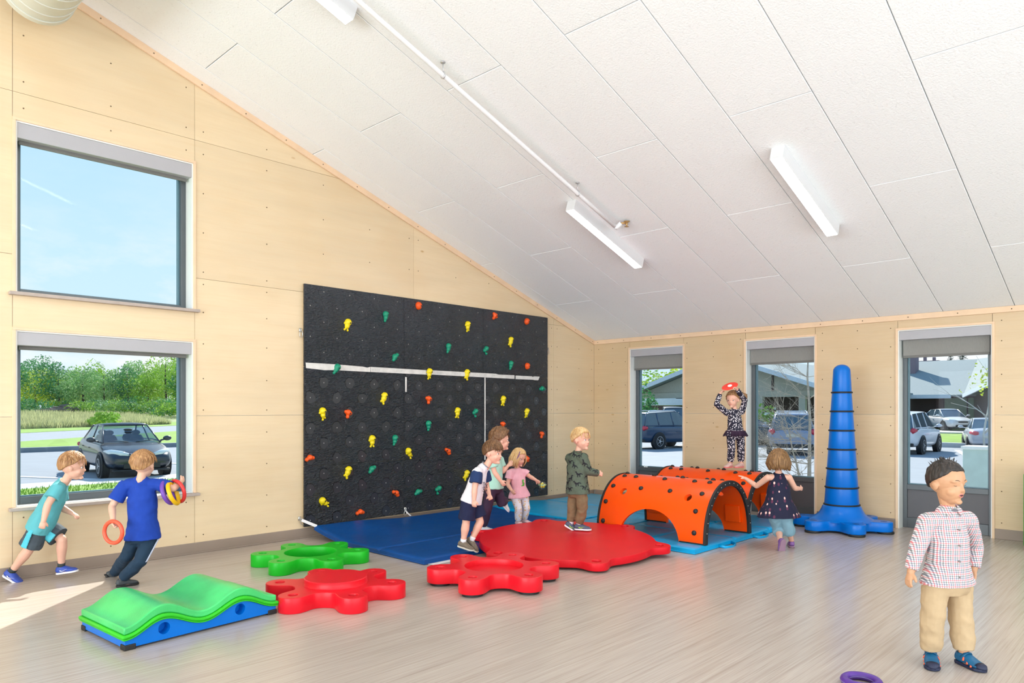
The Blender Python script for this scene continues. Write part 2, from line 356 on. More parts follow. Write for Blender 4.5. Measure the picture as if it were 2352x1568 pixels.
# window wall: openings reach the floor
WY = [(4.907, 5.752), (3.184, 4.03), (1.458, 2.308), (-.27, .58), (-2.0, -1.15)]; WTOP = 2.122
core = MB(); ys = [Y1+.26]
for a, b_ in WY: ys += [b_, a]
ys.append(Y0-.3)
for i in range(0, len(ys), 2): core.box(X1+.018, X1+WT, ys[i+1], ys[i], 0, ZE+.09)
for a, b_ in WY: core.box(X1+.018, X1+WT, a, b_, WTOP, ZE+.09)
wall_w = struct(core.build('wall_right', jambm))
for i in range(0, len(ys), 2):
    hi, lo_ = min(ys[i], Y1), max(ys[i+1], Y0)
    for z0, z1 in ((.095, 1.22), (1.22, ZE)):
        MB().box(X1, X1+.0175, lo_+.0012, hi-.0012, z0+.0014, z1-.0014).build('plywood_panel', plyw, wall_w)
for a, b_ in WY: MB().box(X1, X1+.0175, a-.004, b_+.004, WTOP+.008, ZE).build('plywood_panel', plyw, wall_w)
sc = MB()
for y in (6.3, 6.05, 5.83, 4.85, 4.47, 4.1, 3.1, 2.72, 2.38, 1.38, 1.0, .64):
    for z in (.16, .47, .78, 1.10, 1.30, 1.62, 1.95, 2.15): screw(sc, X1+.002, y, z, (-1, 0))
tag(sc.build('board_screw', screwm, wall_w, True), kind='stuff')
# unseen walls behind the camera: plain, with openings added to let more light in
bw = MB()
bw.box(X0-.3, X1+.26, Y0-.3, Y0, 0, .35)
bk = []
for r_ in ([(X0, 0), (-4.2, 0), (-4.2, 5.2), (X0, 5.2)], [(6.7, 0), (X1+.2, 0), (X1+.2, 5.2), (6.7, 5.2)], [(-4.2, 3.25), (6.7, 3.25), (6.7, 5.2), (-4.2, 5.2)]):
    slopeprism(bw, underroof(r_), Y0-.3, Y0)
struct(bw.build('wall_back', ply))
struct(MB().box(X0-.3, X0, Y0-.3, Y1+.26, 0, .35).box(X0-.3, X0, Y0-.3, Y1+.26, 2.05, 2.5).box(X0-.3, X0, 5.8, Y1+.26, .35, 2.05).box(X0-.3, X0, Y0-.3, -3.8, .35, 2.05).build('wall_front', ply))
# baseboards
def bb(name, mb): return struct(mb.build(name, basem, None, False, .003))
bb('baseboard_left', MB().box(X0, X1-.006, Y1-.008, Y1+.017, 0, .097).box(X0, X1-.012, Y1-.016, Y1-.008, 0, .014))
mb = MB()
for i in range(0, len(ys), 2): mb.box(X1-.008, X1+.017, max(ys[i+1], Y0)+.022, min(ys[i], Y1)-.022, 0, .1)
bb('baseboard_right', mb)
# ceiling slab and its boards
mb = MB()
TS = 1/math.cos(math.atan(SL)); slope = Vector((1, 0, -SL)).normalized(); nrm = Vector((SL, 0, 1)).normalized()
mb.prism([(0, Y0-.3, zc(0)+.03), (0, Y0-.3, zc(0)+.3), (X1+.55, Y0-.3, zc(X1+.55)+.3), (X1+.55, Y0-.3, zc(X1+.55)+.03)], (0, Y1-Y0+1.1, 0))
mb.prism([(0, Y0-.3, zc(0)), (0, Y0-.3, zc(0)+.3), (X0-.55, Y0-.3, zc(X1+.55)+.3), (X0-.55, Y0-.3, zc(X1+.55))], (0, Y1-Y0+1.1, 0))
ceil = struct(mb.build('ceiling', ceilm))
def panel_mesh(x0, x1, wd):
    a = Vector((x0+.003, 0, zc(x0+.003))); b_ = Vector((x1-.003, 0, zc(x1-.003))); c = .003
    lo1, lo2 = a, b_; mb = MB()
    d = (b_-a).normalized(); n_ = Vector((-d.z, 0, d.x)); n_ = n_ if n_.z > 0 else -n_
    vs = []
    for t_, ins in ((0, c), (c, 0), (.026, 0)):
        for q_, s_ in ((a+d*ins+n_*t_, 0), (b_-d*ins+n_*t_, 0)): vs += [q_+Vector((0, .003+ins, 0)), q_+Vector((0, wd-.003-ins, 0))]
    # rings of four: a-lo, a-hi, b-lo, b-hi
    fs = [(0, 1, 3, 2)]
    for k in (0, 4):
        for i, j in ((0, 1), (1, 3), (3, 2), (2, 0)): fs.append((k+i, k+j, k+4+j, k+4+i))
    fs.append((8, 10, 11, 9)); mb.add(vs, fs); return mb.mesh('ceiling_panel')
ev = [8.36, 6.045, 3.73, 1.415, 0]; od = [8.36, 7.21, 4.89, 2.572, .26, 0]
cache = {}; y = 6.384; k = 0
strips = [(6.150, 6.384)]
while strips[-1][0] > Y0: strips.append((strips[-1][0]-.6096, strips[-1][0]))
for k, (ya, yb_) in enumerate(strips):
    xs_ = ev if k % 2 == 0 else od
    for j in range(len(xs_)-1):
        if xs_[j]-xs_[j+1] < .3 and xs_[j+1] == 0: continue
        key = (k % 2, j, round(yb_-ya, 3))
        if key not in cache:
            me = panel_mesh(xs_[j+1], xs_[j], yb_-ya); cache[key] = me
            o = link('ceiling_panel', me, ceilm, ceil)
        else:
            o = bpy.data.objects.new('ceiling_panel', cache[key]); col.objects.link(o); o.parent = ceil
        o.location = (0, ya, 0)

# ---------------------------------------------------------------- windows
def window(n, horiz, a, b_, z0, z1, gz0, deep, shade):
    """horiz='x': in the gable wall (plane y), 'y': in the window wall (plane x)"""
    def BX(mb, u0, u1, d0, d1, zz0, zz1):
        return mb.box(u0, u1, Y1+d0, Y1+d1, zz0, zz1) if horiz == 'x' else mb.box(X1+d0, X1+d1, u0, u1, zz0, zz1)
    e_ = bpy.data.objects.new('window_%d' % n, None); col.objects.link(e_); struct(e_)
    t = .011
    cas = MB(); BX(cas, a-.022, a, -.012, .06, z0, z1); BX(cas, b_, b_+.022, -.012, .06, z0, z1); BX(cas, a-.022, b_+.022, -.012, .06, z1, z1+.022)
    cas.build('casing', trimm, e_, False, .002)
    j = MB(); BX(j, a, a+t, .0, .15, z0, z1); BX(j, b_-t, b_, .0, .15, z0, z1); BX(j, a+t, b_-t, .0, .15, z1-t, z1); j.build('jamb', jambm, e_)
    fr = MB(); f0, f1 = .13, .225
    A, B = a+t, b_-t; w_ = .042
    BX(fr, A, A+w_, f0, f1, z0, z1-t); BX(fr, B-w_, B, f0, f1, z0, z1-t); BX(fr, A+w_, B-w_, f0, f1, z1-t-w_, z1-t); BX(fr, A+w_, B-w_, f0, f1, max(gz0-.055, z0), gz0)
    if gz0 > z0+.3: BX(fr, A+w_, B-w_, f0, f1, z0, z0+.11)
    fr.build('window_frame', frame, e_, False, .003)
    st = MB(); g = .012
    for q0, q1 in ((A+w_, A+w_+g), (B-w_-g, B-w_)): BX(st, q0, q1, .165, .205, gz0, z1-t-w_)
    BX(st, A+w_+g, B-w_-g, .165, .205, gz0, gz0+g*.7); st.build('glazing_bead', mat('bead', (.10, .20, .25), .35), e_)
    gl = MB(); BX(gl, A+w_+.004, B-w_-.004, .182, .19, gz0+.002, z1-t-w_-.002); gl.build('pane', glass, e_)
    if gz0 > z0+.3:
        pn = MB(); BX(pn, A+w_, B-w_, .15, .2, z0+.11, gz0-.055); pn.build('lower_panel', rail, e_, False, .002)
    return e_, BX
s_ = window(1, 'x', 1.25, 2.56, 2.158, 3.448, 2.20, 0, 0)
s2 = window(2, 'x', 1.25, 2.56, .54, 1.872, .60, 0, 0)
for (e_, BX), z0, z1 in ((s_, 2.158, 3.448), (s2, .54, 1.872)):
    o = MB().box(1.205, 2.605, Y1-.05, Y1+.135, z0-.026, z0).build('window_sill', sillm, e_, False, .004)
for i, (a, b_) in enumerate(WY): window(3+i, 'y', a, b_, 0, WTOP, .468, 0, 0)
# roller blinds hang in the openings: things of their own
def blind(label, horiz, a, b_, z1, hc, drop, group):
    mid = (a+b_)/2; loc = (mid, Y1+.03, z1) if horiz == 'x' else (X1+.03, mid, z1)
    t = thing('roller_blind', label, 'window blind', loc, 0 if horiz == 'x' else PI/2, group)
    h = (b_-a)/2-.012; s = 1 if horiz == 'x' else -1
    def Bx(x0, x1, y0, y1, z0, zt): return MB().box(x0, x1, y0*s, y1*s, z0, zt)
    Bx(-h, h, -.028, .06, -hc-.012, -.012).build('cassette', cass, t, False, .003)
    d = drop if drop else .02
    Bx(-h+.02, h-.02, .035, .039, -hc-d, -hc-.005).build('blind_fabric', fabric, t)
    Bx(-h+.02, h-.02, .029, .045, -hc-d-.022, -hc-d+.004).build('hem_bar', mat('hem', (.16, .16, .15), .6), t, False, .003)
    return t
blind('raised grey roller blind at the top of the upper window in the tall end wall', 'x', 1.25, 2.56, 3.448, .115, 0, 'roller blinds')
blind('raised grey roller blind at the top of the lower window behind the running boys', 'x', 1.25, 2.56, 1.872, .10, 0, 'roller blinds')
for lab, (a, b_) in zip(('half-lowered grey blind of the narrow window nearest the room corner', 'half-lowered grey blind of the window behind the girl in the navy top',
                         'half-lowered grey blind of the window behind the boy in the checked shirt', 'grey blind of a further window beyond the green block', 'grey blind of the last window of the wall'), WY):
    blind(lab, 'y', a, b_, WTOP, .095, .18, 'roller blinds')

# ---------------------------------------------------------------- luminaires, pipe, duct
def luminaire(label, x0, x1, yc):
    cxx = (x0+x1)/2; t = thing('ceiling_light', label, 'ceiling light', (cxx, yc, zc(cxx)), 0, 'linear ceiling lights')
    half = (x1-x0)/2; dx = Vector((half, 0, -half*SL)); n_ = Vector((-SL, 0, -1)).normalized(); wy = Vector((0, .052, 0))
    c0 = n_*.002
    MB().obox(n_*.052, dx, wy, n_*.052).build('housing', white, t, False, .002)
    MB().obox(n_*.1045, dx*.992, wy*.86, n_*.003).build('diffuser', lampm, t, False, .001)
    l = bpy.data.lights.new('lamp', 'AREA'); l.shape = 'RECTANGLE'; l.size = 1.1; l.size_y = .08; l.energy = 9; l.color = (1, .98, .95)
    o = bpy.data.objects.new('lamp_light', l); col.objects.link(o); o.parent = t; o.location = n_*.115
    o.rotation_euler = (-n_).to_track_quat('Z', 'X').to_euler()
luminaire('long white strip light on the ceiling beside the sprinkler pipe end', 5.33, 6.50, 4.34)
luminaire('long white strip light on the ceiling above the blue cone tower', 5.33, 6.49, 2.31)
luminaire('white strip light cut by the top edge of the picture', 1.68, 2.855, 4.32)
luminaire('white strip light high on the slope in line with the one above the tunnels', 1.68, 2.855, 2.31)
luminaire('white strip light low on the slope in the row above the green block', 5.33, 6.49, .28)
luminaire('white strip light high on the slope above the photographer', 1.68, 2.855, .28)
luminaire('white strip light low on the slope in the row nearest the back wall', 5.33, 6.49, -1.75)
pm = mat('white_pipe_paint', (.84, .85, .87), .4, namt=.01); brass = mat('brass', (.55, .36, .16), .35, metal=.8)
t = thing('sprinkler_pipe', 'thin white sprinkler pipe hung under the sloping ceiling', 'pipe', (5.4, 4.1, zc(5.4)-.1))
O_ = t.location
def cp(x, y, off): return Vector((x, y, zc(x)-off))
MB().tube([cp(1.70, 4.10, .1), cp(2.7, 4.1, .1), cp(5.2, 4.10, .1), cp(5.72, 4.10, .1)], .019, 12).build('pipe', pm, t, True, 0, O_)
MB().tube([cp(5.70, 4.10, .1), cp(5.73, 4.10, .098), cp(5.745, 4.09, .075), cp(5.75, 4.06, .05)], .022, 12).build('elbow', pm, t, True, 0, O_)
MB().lathe([(.03, 0), (.03, -.006), (.014, -.008), (.012, -.03), (.008, -.035), (.008, -.05), (.022, -.052), (.022, -.055)], cp(5.80, 4.03, .012), 14).tube([cp(5.75, 4.06, .05), cp(5.80, 4.03, .03)], .01, 8).build('sprinkler_head', brass, t, True, 0, O_)
for x in (1.9, 3.5, 5.12):
    MB().tube([cp(x, 4.10, .0), cp(x, 4.10, .08)], .004, 6).torus(cp(x, 4.1, .1), .023, .005, (0, 1, 0), (0, 0, 1), 16, 6).cyl(cp(x, 4.1, 0), cp(x, 4.1, .006), .02, 10).build('hanger', mat('zinc', (.6, .6, .62), .35, metal=.7), t, True, 0, O_)
dm = mat('galvanised_duct', (.66, .68, .60), .42, metal=.15, namt=.05)
R = .235; cd = Vector((1.32, 0, 4.09+R)); t = thing('spiral_duct', 'pale round spiral air duct under the ridge of the ceiling', 'duct', (1.32, 6.05, cd.z))
mb = MB(); cs = []; rs = []
yy = 6.05
while yy > -4.4:
    for d_, r_ in ((0, R), (.118, R), (.122, R+.005), (.130, R+.005), (.134, R)): cs.append((cd.x, yy-d_, cd.z)); rs.append(r_)
    yy -= .14
mb.loft(cs, rs, (1, 0, 0), 40).build('duct_body', dm, t, 'auto', 0, t.location)
MB().loft([(cd.x, 6.075, cd.z), (cd.x, 6.02, cd.z)], [R+.008, R+.008], (1, 0, 0), 40).build('end_collar', dm, t, 'auto', .004, t.location)
for y in (5.3, 3.4, 1.4): MB().tube([(cd.x, y, zc(cd.x)), (cd.x, y, cd.z+R)], .004, 6).torus((cd.x, y, cd.z), R+.009, .007, (1, 0, 0), (0, 0, 1), 32, 6).build('hanger_strap', dm, t, True, 0, t.location)
# ================================================================ climbing wall
cx0, cx1, cz0, cz1 = 3.623, 7.277, .112, 2.52
YC = Y1-.03
cw = thing('climbing_wall', 'black textured climbing wall panel with coloured holds bolted to the plywood wall', 'climbing wall', ((cx0+cx1)/2, Y1-.015, cz0))
cm = mat('black_rock_texture_panel', (.029, .036, .046), .29, nscale=3, namt=.25, spec=.55); N, L, b = nodes(cm); src = b.inputs['Base Color'].links[0].from_socket
geo = N.new('ShaderNodeNewGeometry'); sp = N.new('ShaderNodeSeparateXYZ'); L.new(geo.outputs['Position'], sp.inputs[0])
n1 = N.new('ShaderNodeTexNoise'); n1.inputs['Scale'].default_value = 22; n1.inputs['Detail'].default_value = 2; L.new(geo.outputs['Position'], n1.inputs['Vector'])
def lat(sx_, sz_):
    px = math_(N, L, 'MULTIPLY', math_(N, L, 'SUBTRACT', sp.outputs['X'], 3.841+sx_), 1/.305); pz = math_(N, L, 'MULTIPLY', math_(N, L, 'SUBTRACT', sp.outputs['Z'], 1.545+sz_), 1/.305)
    fx = math_(N, L, 'SUBTRACT', math_(N, L, 'FRACT', math_(N, L, 'ADD', px, .5)), .5); fz = math_(N, L, 'SUBTRACT', math_(N, L, 'FRACT', math_(N, L, 'ADD', pz, .5)), .5)
    d = math_(N, L, 'SQRT', math_(N, L, 'ADD', math_(N, L, 'MULTIPLY', fx, fx), math_(N, L, 'MULTIPLY', math_(N, L, 'MULTIPLY', fz, fz), .8)))
    return math_(N, L, 'MULTIPLY', d, .305)
dmin = math_(N, L, 'MINIMUM', lat(0, 0), lat(.1525, .1525))
dn = math_(N, L, 'ADD', dmin, math_(N, L, 'MULTIPLY', math_(N, L, 'SUBTRACT', n1.outputs['Fac'], .5), .045))
pad = N.new('ShaderNodeMapRange'); pad.inputs['From Min'].default_value = .050; pad.inputs['From Max'].default_value = .056; pad.inputs['To Min'].default_value = 1; pad.inputs['To Max'].default_value = 0; L.new(dn, pad.inputs['Value'])
upr = N.new('ShaderNodeMapRange'); upr.inputs['From Min'].default_value = 1.62; upr.inputs['From Max'].default_value = 1.75; upr.inputs['To Min'].default_value = 1; upr.inputs['To Max'].default_value = .3; L.new(sp.outputs['Z'], upr.inputs['Value']); up_ = upr.outputs[0]
dot = math_(N, L, 'LESS_THAN', dmin, .0055)
c1 = mix(N, L, math_(N, L, 'MULTIPLY', math_(N, L, 'MULTIPLY', pad.outputs[0], .5), up_), src, (.026, .029, .034)); c1 = mix(N, L, dot, c1, (.35, .35, .34)); cw_src = c1
mp = N.new('ShaderNodeMapping'); mp.inputs['Rotation'].default_value = (0, .7, 0); mp.inputs['Scale'].default_value = (1, 1, 2.4); L.new(geo.outputs['Position'], mp.inputs[0])
n2 = N.new('ShaderNodeTexNoise'); n2.inputs['Scale'].default_value = 17; n2.inputs['Detail'].default_value = 3; n2.inputs['Distortion'].default_value = 1.2; L.new(mp.outputs[0], n2.inputs['Vector'])
vr = N.new('ShaderNodeTexVoronoi'); vr.inputs['Scale'].default_value = 30; L.new(mp.outputs[0], vr.inputs['Vector'])
hh = math_(N, L, 'ADD', n2.outputs['Fac'], math_(N, L, 'MULTIPLY', vr.outputs['Distance'], .5))
n3 = N.new('ShaderNodeTexNoise'); n3.inputs['Scale'].default_value = 38; n3.inputs['Detail'].default_value = 2; n3.inputs['Distortion'].default_value = 2; L.new(mp.outputs[0], n3.inputs['Vector'])
hh = math_(N, L, 'ADD', hh, math_(N, L, 'MULTIPLY', n3.outputs['Fac'], .5))
wr_ = N.new('ShaderNodeMapRange'); wr_.inputs['From Min'].default_value = .60; wr_.inputs['From Max'].default_value = .70; wr_.inputs['To Max'].default_value = .55; L.new(n3.outputs['Fac'], wr_.inputs['Value'])  # paler streaks paint relief highlights and scuffs into the colour
L.new(mix(N, L, math_(N, L, 'MULTIPLY', math_(N, L, 'MULTIPLY', wr_.outputs[0], math_(N, L, 'SUBTRACT', 1, pad.outputs[0])), up_), cw_src, (.13, .15, .17)), b.inputs['Base Color'])
hh = math_(N, L, 'MULTIPLY', hh, math_(N, L, 'SUBTRACT', 1, math_(N, L, 'MULTIPLY', pad.outputs[0], math_(N, L, 'MINIMUM', math_(N, L, 'MULTIPLY', up_, 1.0), 1))))
# the relief is shallower in the upper rows, as on the photographed panel
up = N.new('ShaderNodeMapRange'); up.inputs['From Min'].default_value = 1.4; up.inputs['From Max'].default_value = 2.4; up.inputs['To Min'].default_value = 1; up.inputs['To Max'].default_value = .35; L.new(sp.outputs['Z'], up.inputs['Value'])
bp = N.new('ShaderNodeBump'); bp.inputs['Distance'].default_value = .042; L.new(math_(N, L, 'MULTIPLY', hh, up.outputs[0]), bp.inputs['Height']); bp.inputs['Strength'].default_value = 1; L.new(bp.outputs[0], b.inputs['Normal'])
xs_ = [cx0, 4.848, 6.066, cx1]; zs_ = [cz0, .713, 1.70, cz1]
o_ = cw.location
for i in range(3):
    for j in range(3):
        MB().box(xs_[i]+.0012, xs_[i+1]-.0012, YC-.012, YC+.012, zs_[j]+.0012, zs_[j+1]-.0012).build('wall_panel', cm, cw, False, .003, o_)
MB().box(cx0+.012, cx1-.012, YC+.012, Y1-.001, cz0+.01, cz1-.01).build('backing_board', ply, cw, False, 0, o_)
# washable tape across the wall, with the faint pencilled words
tapem = mat('white_masking_tape', (.70, .69, .66), .7, nscale=14, namt=.16)
def strip(pts_hi, pts_lo, name='tape_strip'):
    mb = MB(); n = len(pts_hi)
    mb.prism([(x, YC-.0135, z) for x, z in pts_hi]+[(x, YC-.0135, z) for x, z in pts_lo[::-1]], (0, -.0012, 0)); return mb.build(name, tapem, cw, False, 0, o_)
def zt(x): return 1.703+(x-3.623)*-.002
hi = [(3.635, zt(0)+.028), (3.95, .026+zt(0)), (4.30, .027+1.70), (4.36, .018+1.70), (4.40, .028+1.70)]; lo_ = [(3.64, zt(0)-.026), (3.85, 1.703-.032), (3.95, 1.70-.024), (4.30, 1.70-.026), (4.40, 1.70-.027)]
strip(hi, lo_); strip([(4.405, 1.728), (5.17, 1.723)], [(4.405, 1.674), (5.17, 1.672)])
strip([(5.16, 1.7255), (6.28, 1.722), (6.33, 1.714), (6.62, 1.716)], [(5.16, 1.676), (6.28, 1.669), (6.33, 1.669), (6.62, 1.668)])
strip([(6.64, 1.712), (6.95, 1.712), (6.97, 1.705), (7.0, 1.714), (7.11, 1.713)], [(6.64, 1.666), (6.95, 1.668), (6.97, 1.668), (7.0, 1.664), (7.08, 1.664)])
MB().box(4.862, 4.884, YC-.0142, YC-.0132, 1.47, 1.635).build('tape_strip', tapem, cw, False, 0, o_)
MB().box(6.083, 6.103, YC-.0142, YC-.0132, .65, 1.668).build('tape_strip', tapem, cw, False, 0, o_)
pen = mat('pencil_grey', (.54, .54, .52), .8)
def text(body, size, m, parent, loc, rx=PI/2, rz=0, ry=0, ext=.0004, sx_=1, name='lettering'):
    c = bpy.data.curves.new(name, 'FONT'); c.body = body; c.size = size; c.extrude = ext; c.align_x = 'CENTER'; c.align_y = 'CENTER'
    o = bpy.data.objects.new(name, c); col.objects.link(o); dg = bpy.context.evaluated_depsgraph_get(); dg.update()
    me = bpy.data.meshes.new_from_object(o.evaluated_get(dg), depsgraph=dg); bpy.data.objects.remove(o)
    me.transform(Matrix.Diagonal((sx_, 1, 1, 1))); o = link(name, me, m, parent, False); o.location = loc; o.rotation_euler = (rx, ry, rz); return o
for s_, x in (('WRITE', 4.47), ('STOP', 4.78), ('WHEN', 5.37), ('REACH', 5.64), ('TOUCH', 5.98), ('THE', 6.24)):
    text(s_, .036, pen, cw, (x-o_[0], YC-.0150-o_[1], 1.697-o_[2]))
# holds
hcol = {'Y': mat('yellow_hold', (.86, .68, .005), .45, nscale=30, namt=.05, bscale=120, bstr=.2), 'G': mat('green_hold', (.003, .27, .15), .45, nscale=30, namt=.05, bscale=120, bstr=.2),
        'O': mat('orange_hold', (.88, .095, .006), .45, nscale=30, namt=.05, bscale=120, bstr=.2)}
boltm = mat('bolt_black', (.02, .02, .02), .4)
shapes = {  # blobs: x, z, r, depth
 'Y': [[(0, .022, .036, .04), (0, -.018, .026, .03), (-.018, -.055, .012, .018), (.016, -.055, .011, .018), (-.032, .004, .011, .016)],
       [(0, .02, .035, .042), (.004, -.02, .024, .03), (.002, -.062, .011, .018), (.026, -.045, .010, .016), (-.03, .0, .01, .014)],
       [(-.004, .024, .033, .04), (-.002, -.01, .03, .03), (-.024, -.045, .012, .018), (.012, -.06, .012, .018), (-.034, .02, .01, .014), (.0, -.04, .016, .02)]],
 'G': [[(0, .018, .034, .04), (0, -.02, .022, .03), (-.004, -.05, .014, .02)], [(.008, .02, .03, .038), (-.02, -.002, .022, .03), (.006, -.038, .016, .024)],
       [(0, 0, .032, .036), (.022, .026, .02, .026), (-.012, -.034, .018, .024)]],
 'O': [[(0, .004, .038, .044), (0, -.008, .034, .04)], [(0, .012, .03, .038), (-.026, .014, .018, .026), (.004, -.03, .018, .026), (.02, .01, .022, .03)], [(-.03, -.01, .02, .03), (0, .008, .027, .036), (.028, .004, .02, .028)]]}
hm = {}
for c, lst in shapes.items():
    for i, bl in enumerate(lst):
        mb = MB()
        for x, z, r, d in bl: mb.ell((x, 0, z), (r, 0, 0), (0, d, 0), (0, 0, r), 16, 10)
        o = remesh('climbing_hold', mb, hcol[c], None, .005, 3); me = o.data
        for v_ in me.vertices:
            if v_.co.y > .001: v_.co.y = .001
        hm[(c, i)] = me; bpy.data.objects.remove(o)
bolt = MB().cyl((0, 0, 0), (0, -.004, 0), .0065, 10).mesh('bolt'); bolt.materials.append(boltm)
H_ = [('Y', 4.116, 2.155), ('G', 4.597, 2.287), ('O', 5.049, 2.446), ('Y', 5.799, 2.283), ('O', 6.257, 2.443), ('O', 6.85, 2.429), ('Y', 6.551, 2.146), ('G', 5.494, 1.999), ('G', 6.106, 2.006), ('G', 4.722, 1.851), ('G', 6.551, 1.845), ('O', 6.86, 1.843), ('G', 3.986, 1.691), ('Y', 5.204, 1.691), ('Y', 5.793, 1.7), ('G', 7.157, 1.554), ('Y', 4.578, 1.401), ('O', 5.194, 1.385), ('Y', 6.411, 1.388), ('Y', 3.824, 1.238), ('O', 4.12, 1.23), ('Y', 5.638, 1.239), ('G', 5.925, 1.233), ('Y', 6.847, 1.234), ('G', 5.194, 1.093), ('O', 6.405, 1.077), ('O', 7.147, 0.934), ('Y', 4.422, 0.94), ('G', 4.72, 0.942), ('O', 5.486, 0.781), ('Y', 4.912, 0.791), ('O', 3.682, 0.789), ('Y', 4.124, 0.627), ('G', 4.418, 0.638), ('Y', 5.782, 0.485), ('O', 6.85, 0.617), ('O', 4.733, 0.352), ('G', 5.044, 0.342), ('G', 5.338, 0.341), ('Y', 3.837, 0.341), ('O', 4.271, 0.19), ('O', 6.14, 0.209)]
var = [(0, 15), (0, 5), (0, 0), (1, 10), (1, 40), (0, 30), (2, 15), (0, 10), (1, 0), (2, 10), (0, 10), (0, 0), (0, 30), (1, 15), (2, 10), (2, 60), (2, 20), (1, 10), (0, 8), (1, 0), (1, 15), (0, 6), (1, 5), (1, 25), (0, 0), (1, 10), (1, 20), (0, 0), (0, 10), (2, 60), (1, -20), (2, 0), (2, 25), (2, 20), (2, 30), (1, 60), (2, 50), (2, 40), (1, 20), (1, -45), (2, 10), (1, 20)]
names = {'Y': 'yellow climbing hold', 'G': 'green climbing hold', 'O': 'orange climbing hold'}
for (c, x, z), (vi, ro) in zip(H_, var):
    o = bpy.data.objects.new('climbing_hold', hm[(c, vi)]); col.objects.link(o); o.parent = cw; o['label'] = names[c]
    x += .035   # the pixel reading sits on the proud face
    o.location = (x-o_[0]-.035, YC-.012-o_[1], z-o_[2]); o.rotation_euler = (0, math.radians(ro), 0); s_ = 1.08; o.scale = (s_, s_, s_)
    b2 = bpy.data.objects.new('bolt', bolt); col.objects.link(b2); b2.parent = o; d_ = shapes[c][vi][0]; b2.location = (d_[0]+.006, -d_[3]+.001, d_[1]-.008)

# anchors with snap hooks beside the wall
zinc = mat('galvanised_steel', (.62, .62, .60), .35, metal=.75)
def snap_hook(label, x, y, z, big=1, tilt=0):
    t = thing('snap_hook', label, 'snap hook', (x, Y1-.004 if big else y, z), 0, 'snap hooks on eye plates')
    yy = 0
    MB().box(-.013, .013, -.005, 0, -.02, .018).torus((0, -.014, 0), .011, .003, (0, 1, 0), (0, 0, 1), 16, 6).build('eye_plate', zinc, t, True)
    pts = []
    for k in range(21):
        th = 2*PI*k/20; r = .011+.009*(.5-.5*math.cos(th)); pts.append(Vector((r*math.sin(th)*1.0, -.018, -.012-.034*(1-math.cos(th))+.006)))
    mb = MB().tube(pts, .0032, 8); mb.tube([pts[5], pts[5]+Vector((.006, 0, .008))], .004, 6)
    o = mb.build('hook', zinc, t, True); o.rotation_euler = (0, tilt, 0); return t
snap_hook('steel snap hook on the plywood left of the climbing wall, high up', 3.60, 0, 2.06)
snap_hook('steel snap hook on the plywood right of the climbing wall', 7.31, 0, 2.10)
snap_hook('steel snap hook and strap at the lower left corner of the climbing wall', 3.59, 0, .20, 1, -.5)
t = snap_hook('steel snap hook and white strap in the middle of the climbing wall foot', 4.861, YC-.012, .17, 0, .2)

# ================================================================ mats
def mat_vinyl(name, c): return mat(name, c, .36, nscale=3, namt=.10, bscale=5, bstr=.25, bdist=.03, spec=.35)
navy = mat_vinyl('navy_mat_vinyl', (.002, .070, .29)); sky_ = mat_vinyl('light_blue_mat_vinyl', (.0, .34, .68))
webm = mat('white_webbing', (.75, .74, .76), .8)
def floormat(name, label, cat, zf, x0, x1, y0, y1, th, m, seams, lab_loc, wob=.004, nx=40, ny=30, sd=0, zadd=None):
    t = thing(name, label, cat, ((x0+x1)/2, (y0+y1)/2, 0)); o0 = t.location
    mb = MB(); vs = []
    def h(x, y):
        e1 = min(x-x0, x1-x, y-y0, y1-y); rnd_ = -.012*max(0, 1-e1/.03)**2
        for k, c in seams:
            d = abs((x if k == 'x' else y)-c); rnd_ -= .014*max(0, 1-d/.028)**1.5
        return th+rnd_+wob*(noise.noise(Vector((x*2.2+sd, y*2.2, sd)))+.6*noise.noise(Vector((x*7+sd, y*3, sd+4))))
    xs = sorted(set([x0+(x1-x0)*i/nx for i in range(nx+1)]+[x0+.008, x1-.008, x0+.025, x1-.025]+sum([[c-.028, c-.012, c, c+.012, c+.028] for k, c in seams if k == 'x'], [])))
    ys = sorted(set([y0+(y1-y0)*i/ny for i in range(ny+1)]+[y0+.008, y1-.008, y0+.025, y1-.025]+sum([[c-.028, c-.012, c, c+.012, c+.028] for k, c in seams if k == 'y'], [])))
    for top in (1, 0):
        for x in xs:
            for y in ys: b0 = zf(x, y); vs.append((x, y, b0+(h(x, y) if top else 0)))
    nX, nY = len(xs), len(ys); o = nX*nY; fs = []
    for i in range(nX-1):
        for j in range(nY-1):
            a = i*nY+j; fs.append((a, a+nY, a+nY+1, a+1)); fs.append((o+a, o+a+1, o+a+nY+1, o+a+nY))
    for i in range(nX-1):
        a = i*nY; fs.append((a, o+a, o+a+nY, a+nY)); a = i*nY+nY-1; fs.append((a, a+nY, o+a+nY, o+a))
    for j in range(nY-1):
        a = j; fs.append((a, a+1, o+a+1, o+a)); a = (nX-1)*nY+j; fs.append((a, o+a, o+a+1, a+1))
    mb.add(vs, fs); ob = mb.build('cover', m, t, 'auto', 0, o0)
    # hem flange all round at the foot
    loop = [(x, y0) for x in xs]+[(x1, y) for y in ys[1:]]+[(x, y1) for x in xs[::-1][1:]]+[(x0, y) for y in ys[::-1][1:-1]]
    pts = [Vector((x, y, zf(x, y)+.006)) for x, y in loop]; pts.append(pts[0]); MB().tube(pts, .0055, 6).build('hem', m, t, True, 0, o0)
    return t
def zdark(x, y):   # strapped up at the wall
    return .001+.085*max(0, (y-5.65)/.62)**1.6*(1 if x < 4.2 else .55+.45*max(0, 1-(x-4.2)/.5))
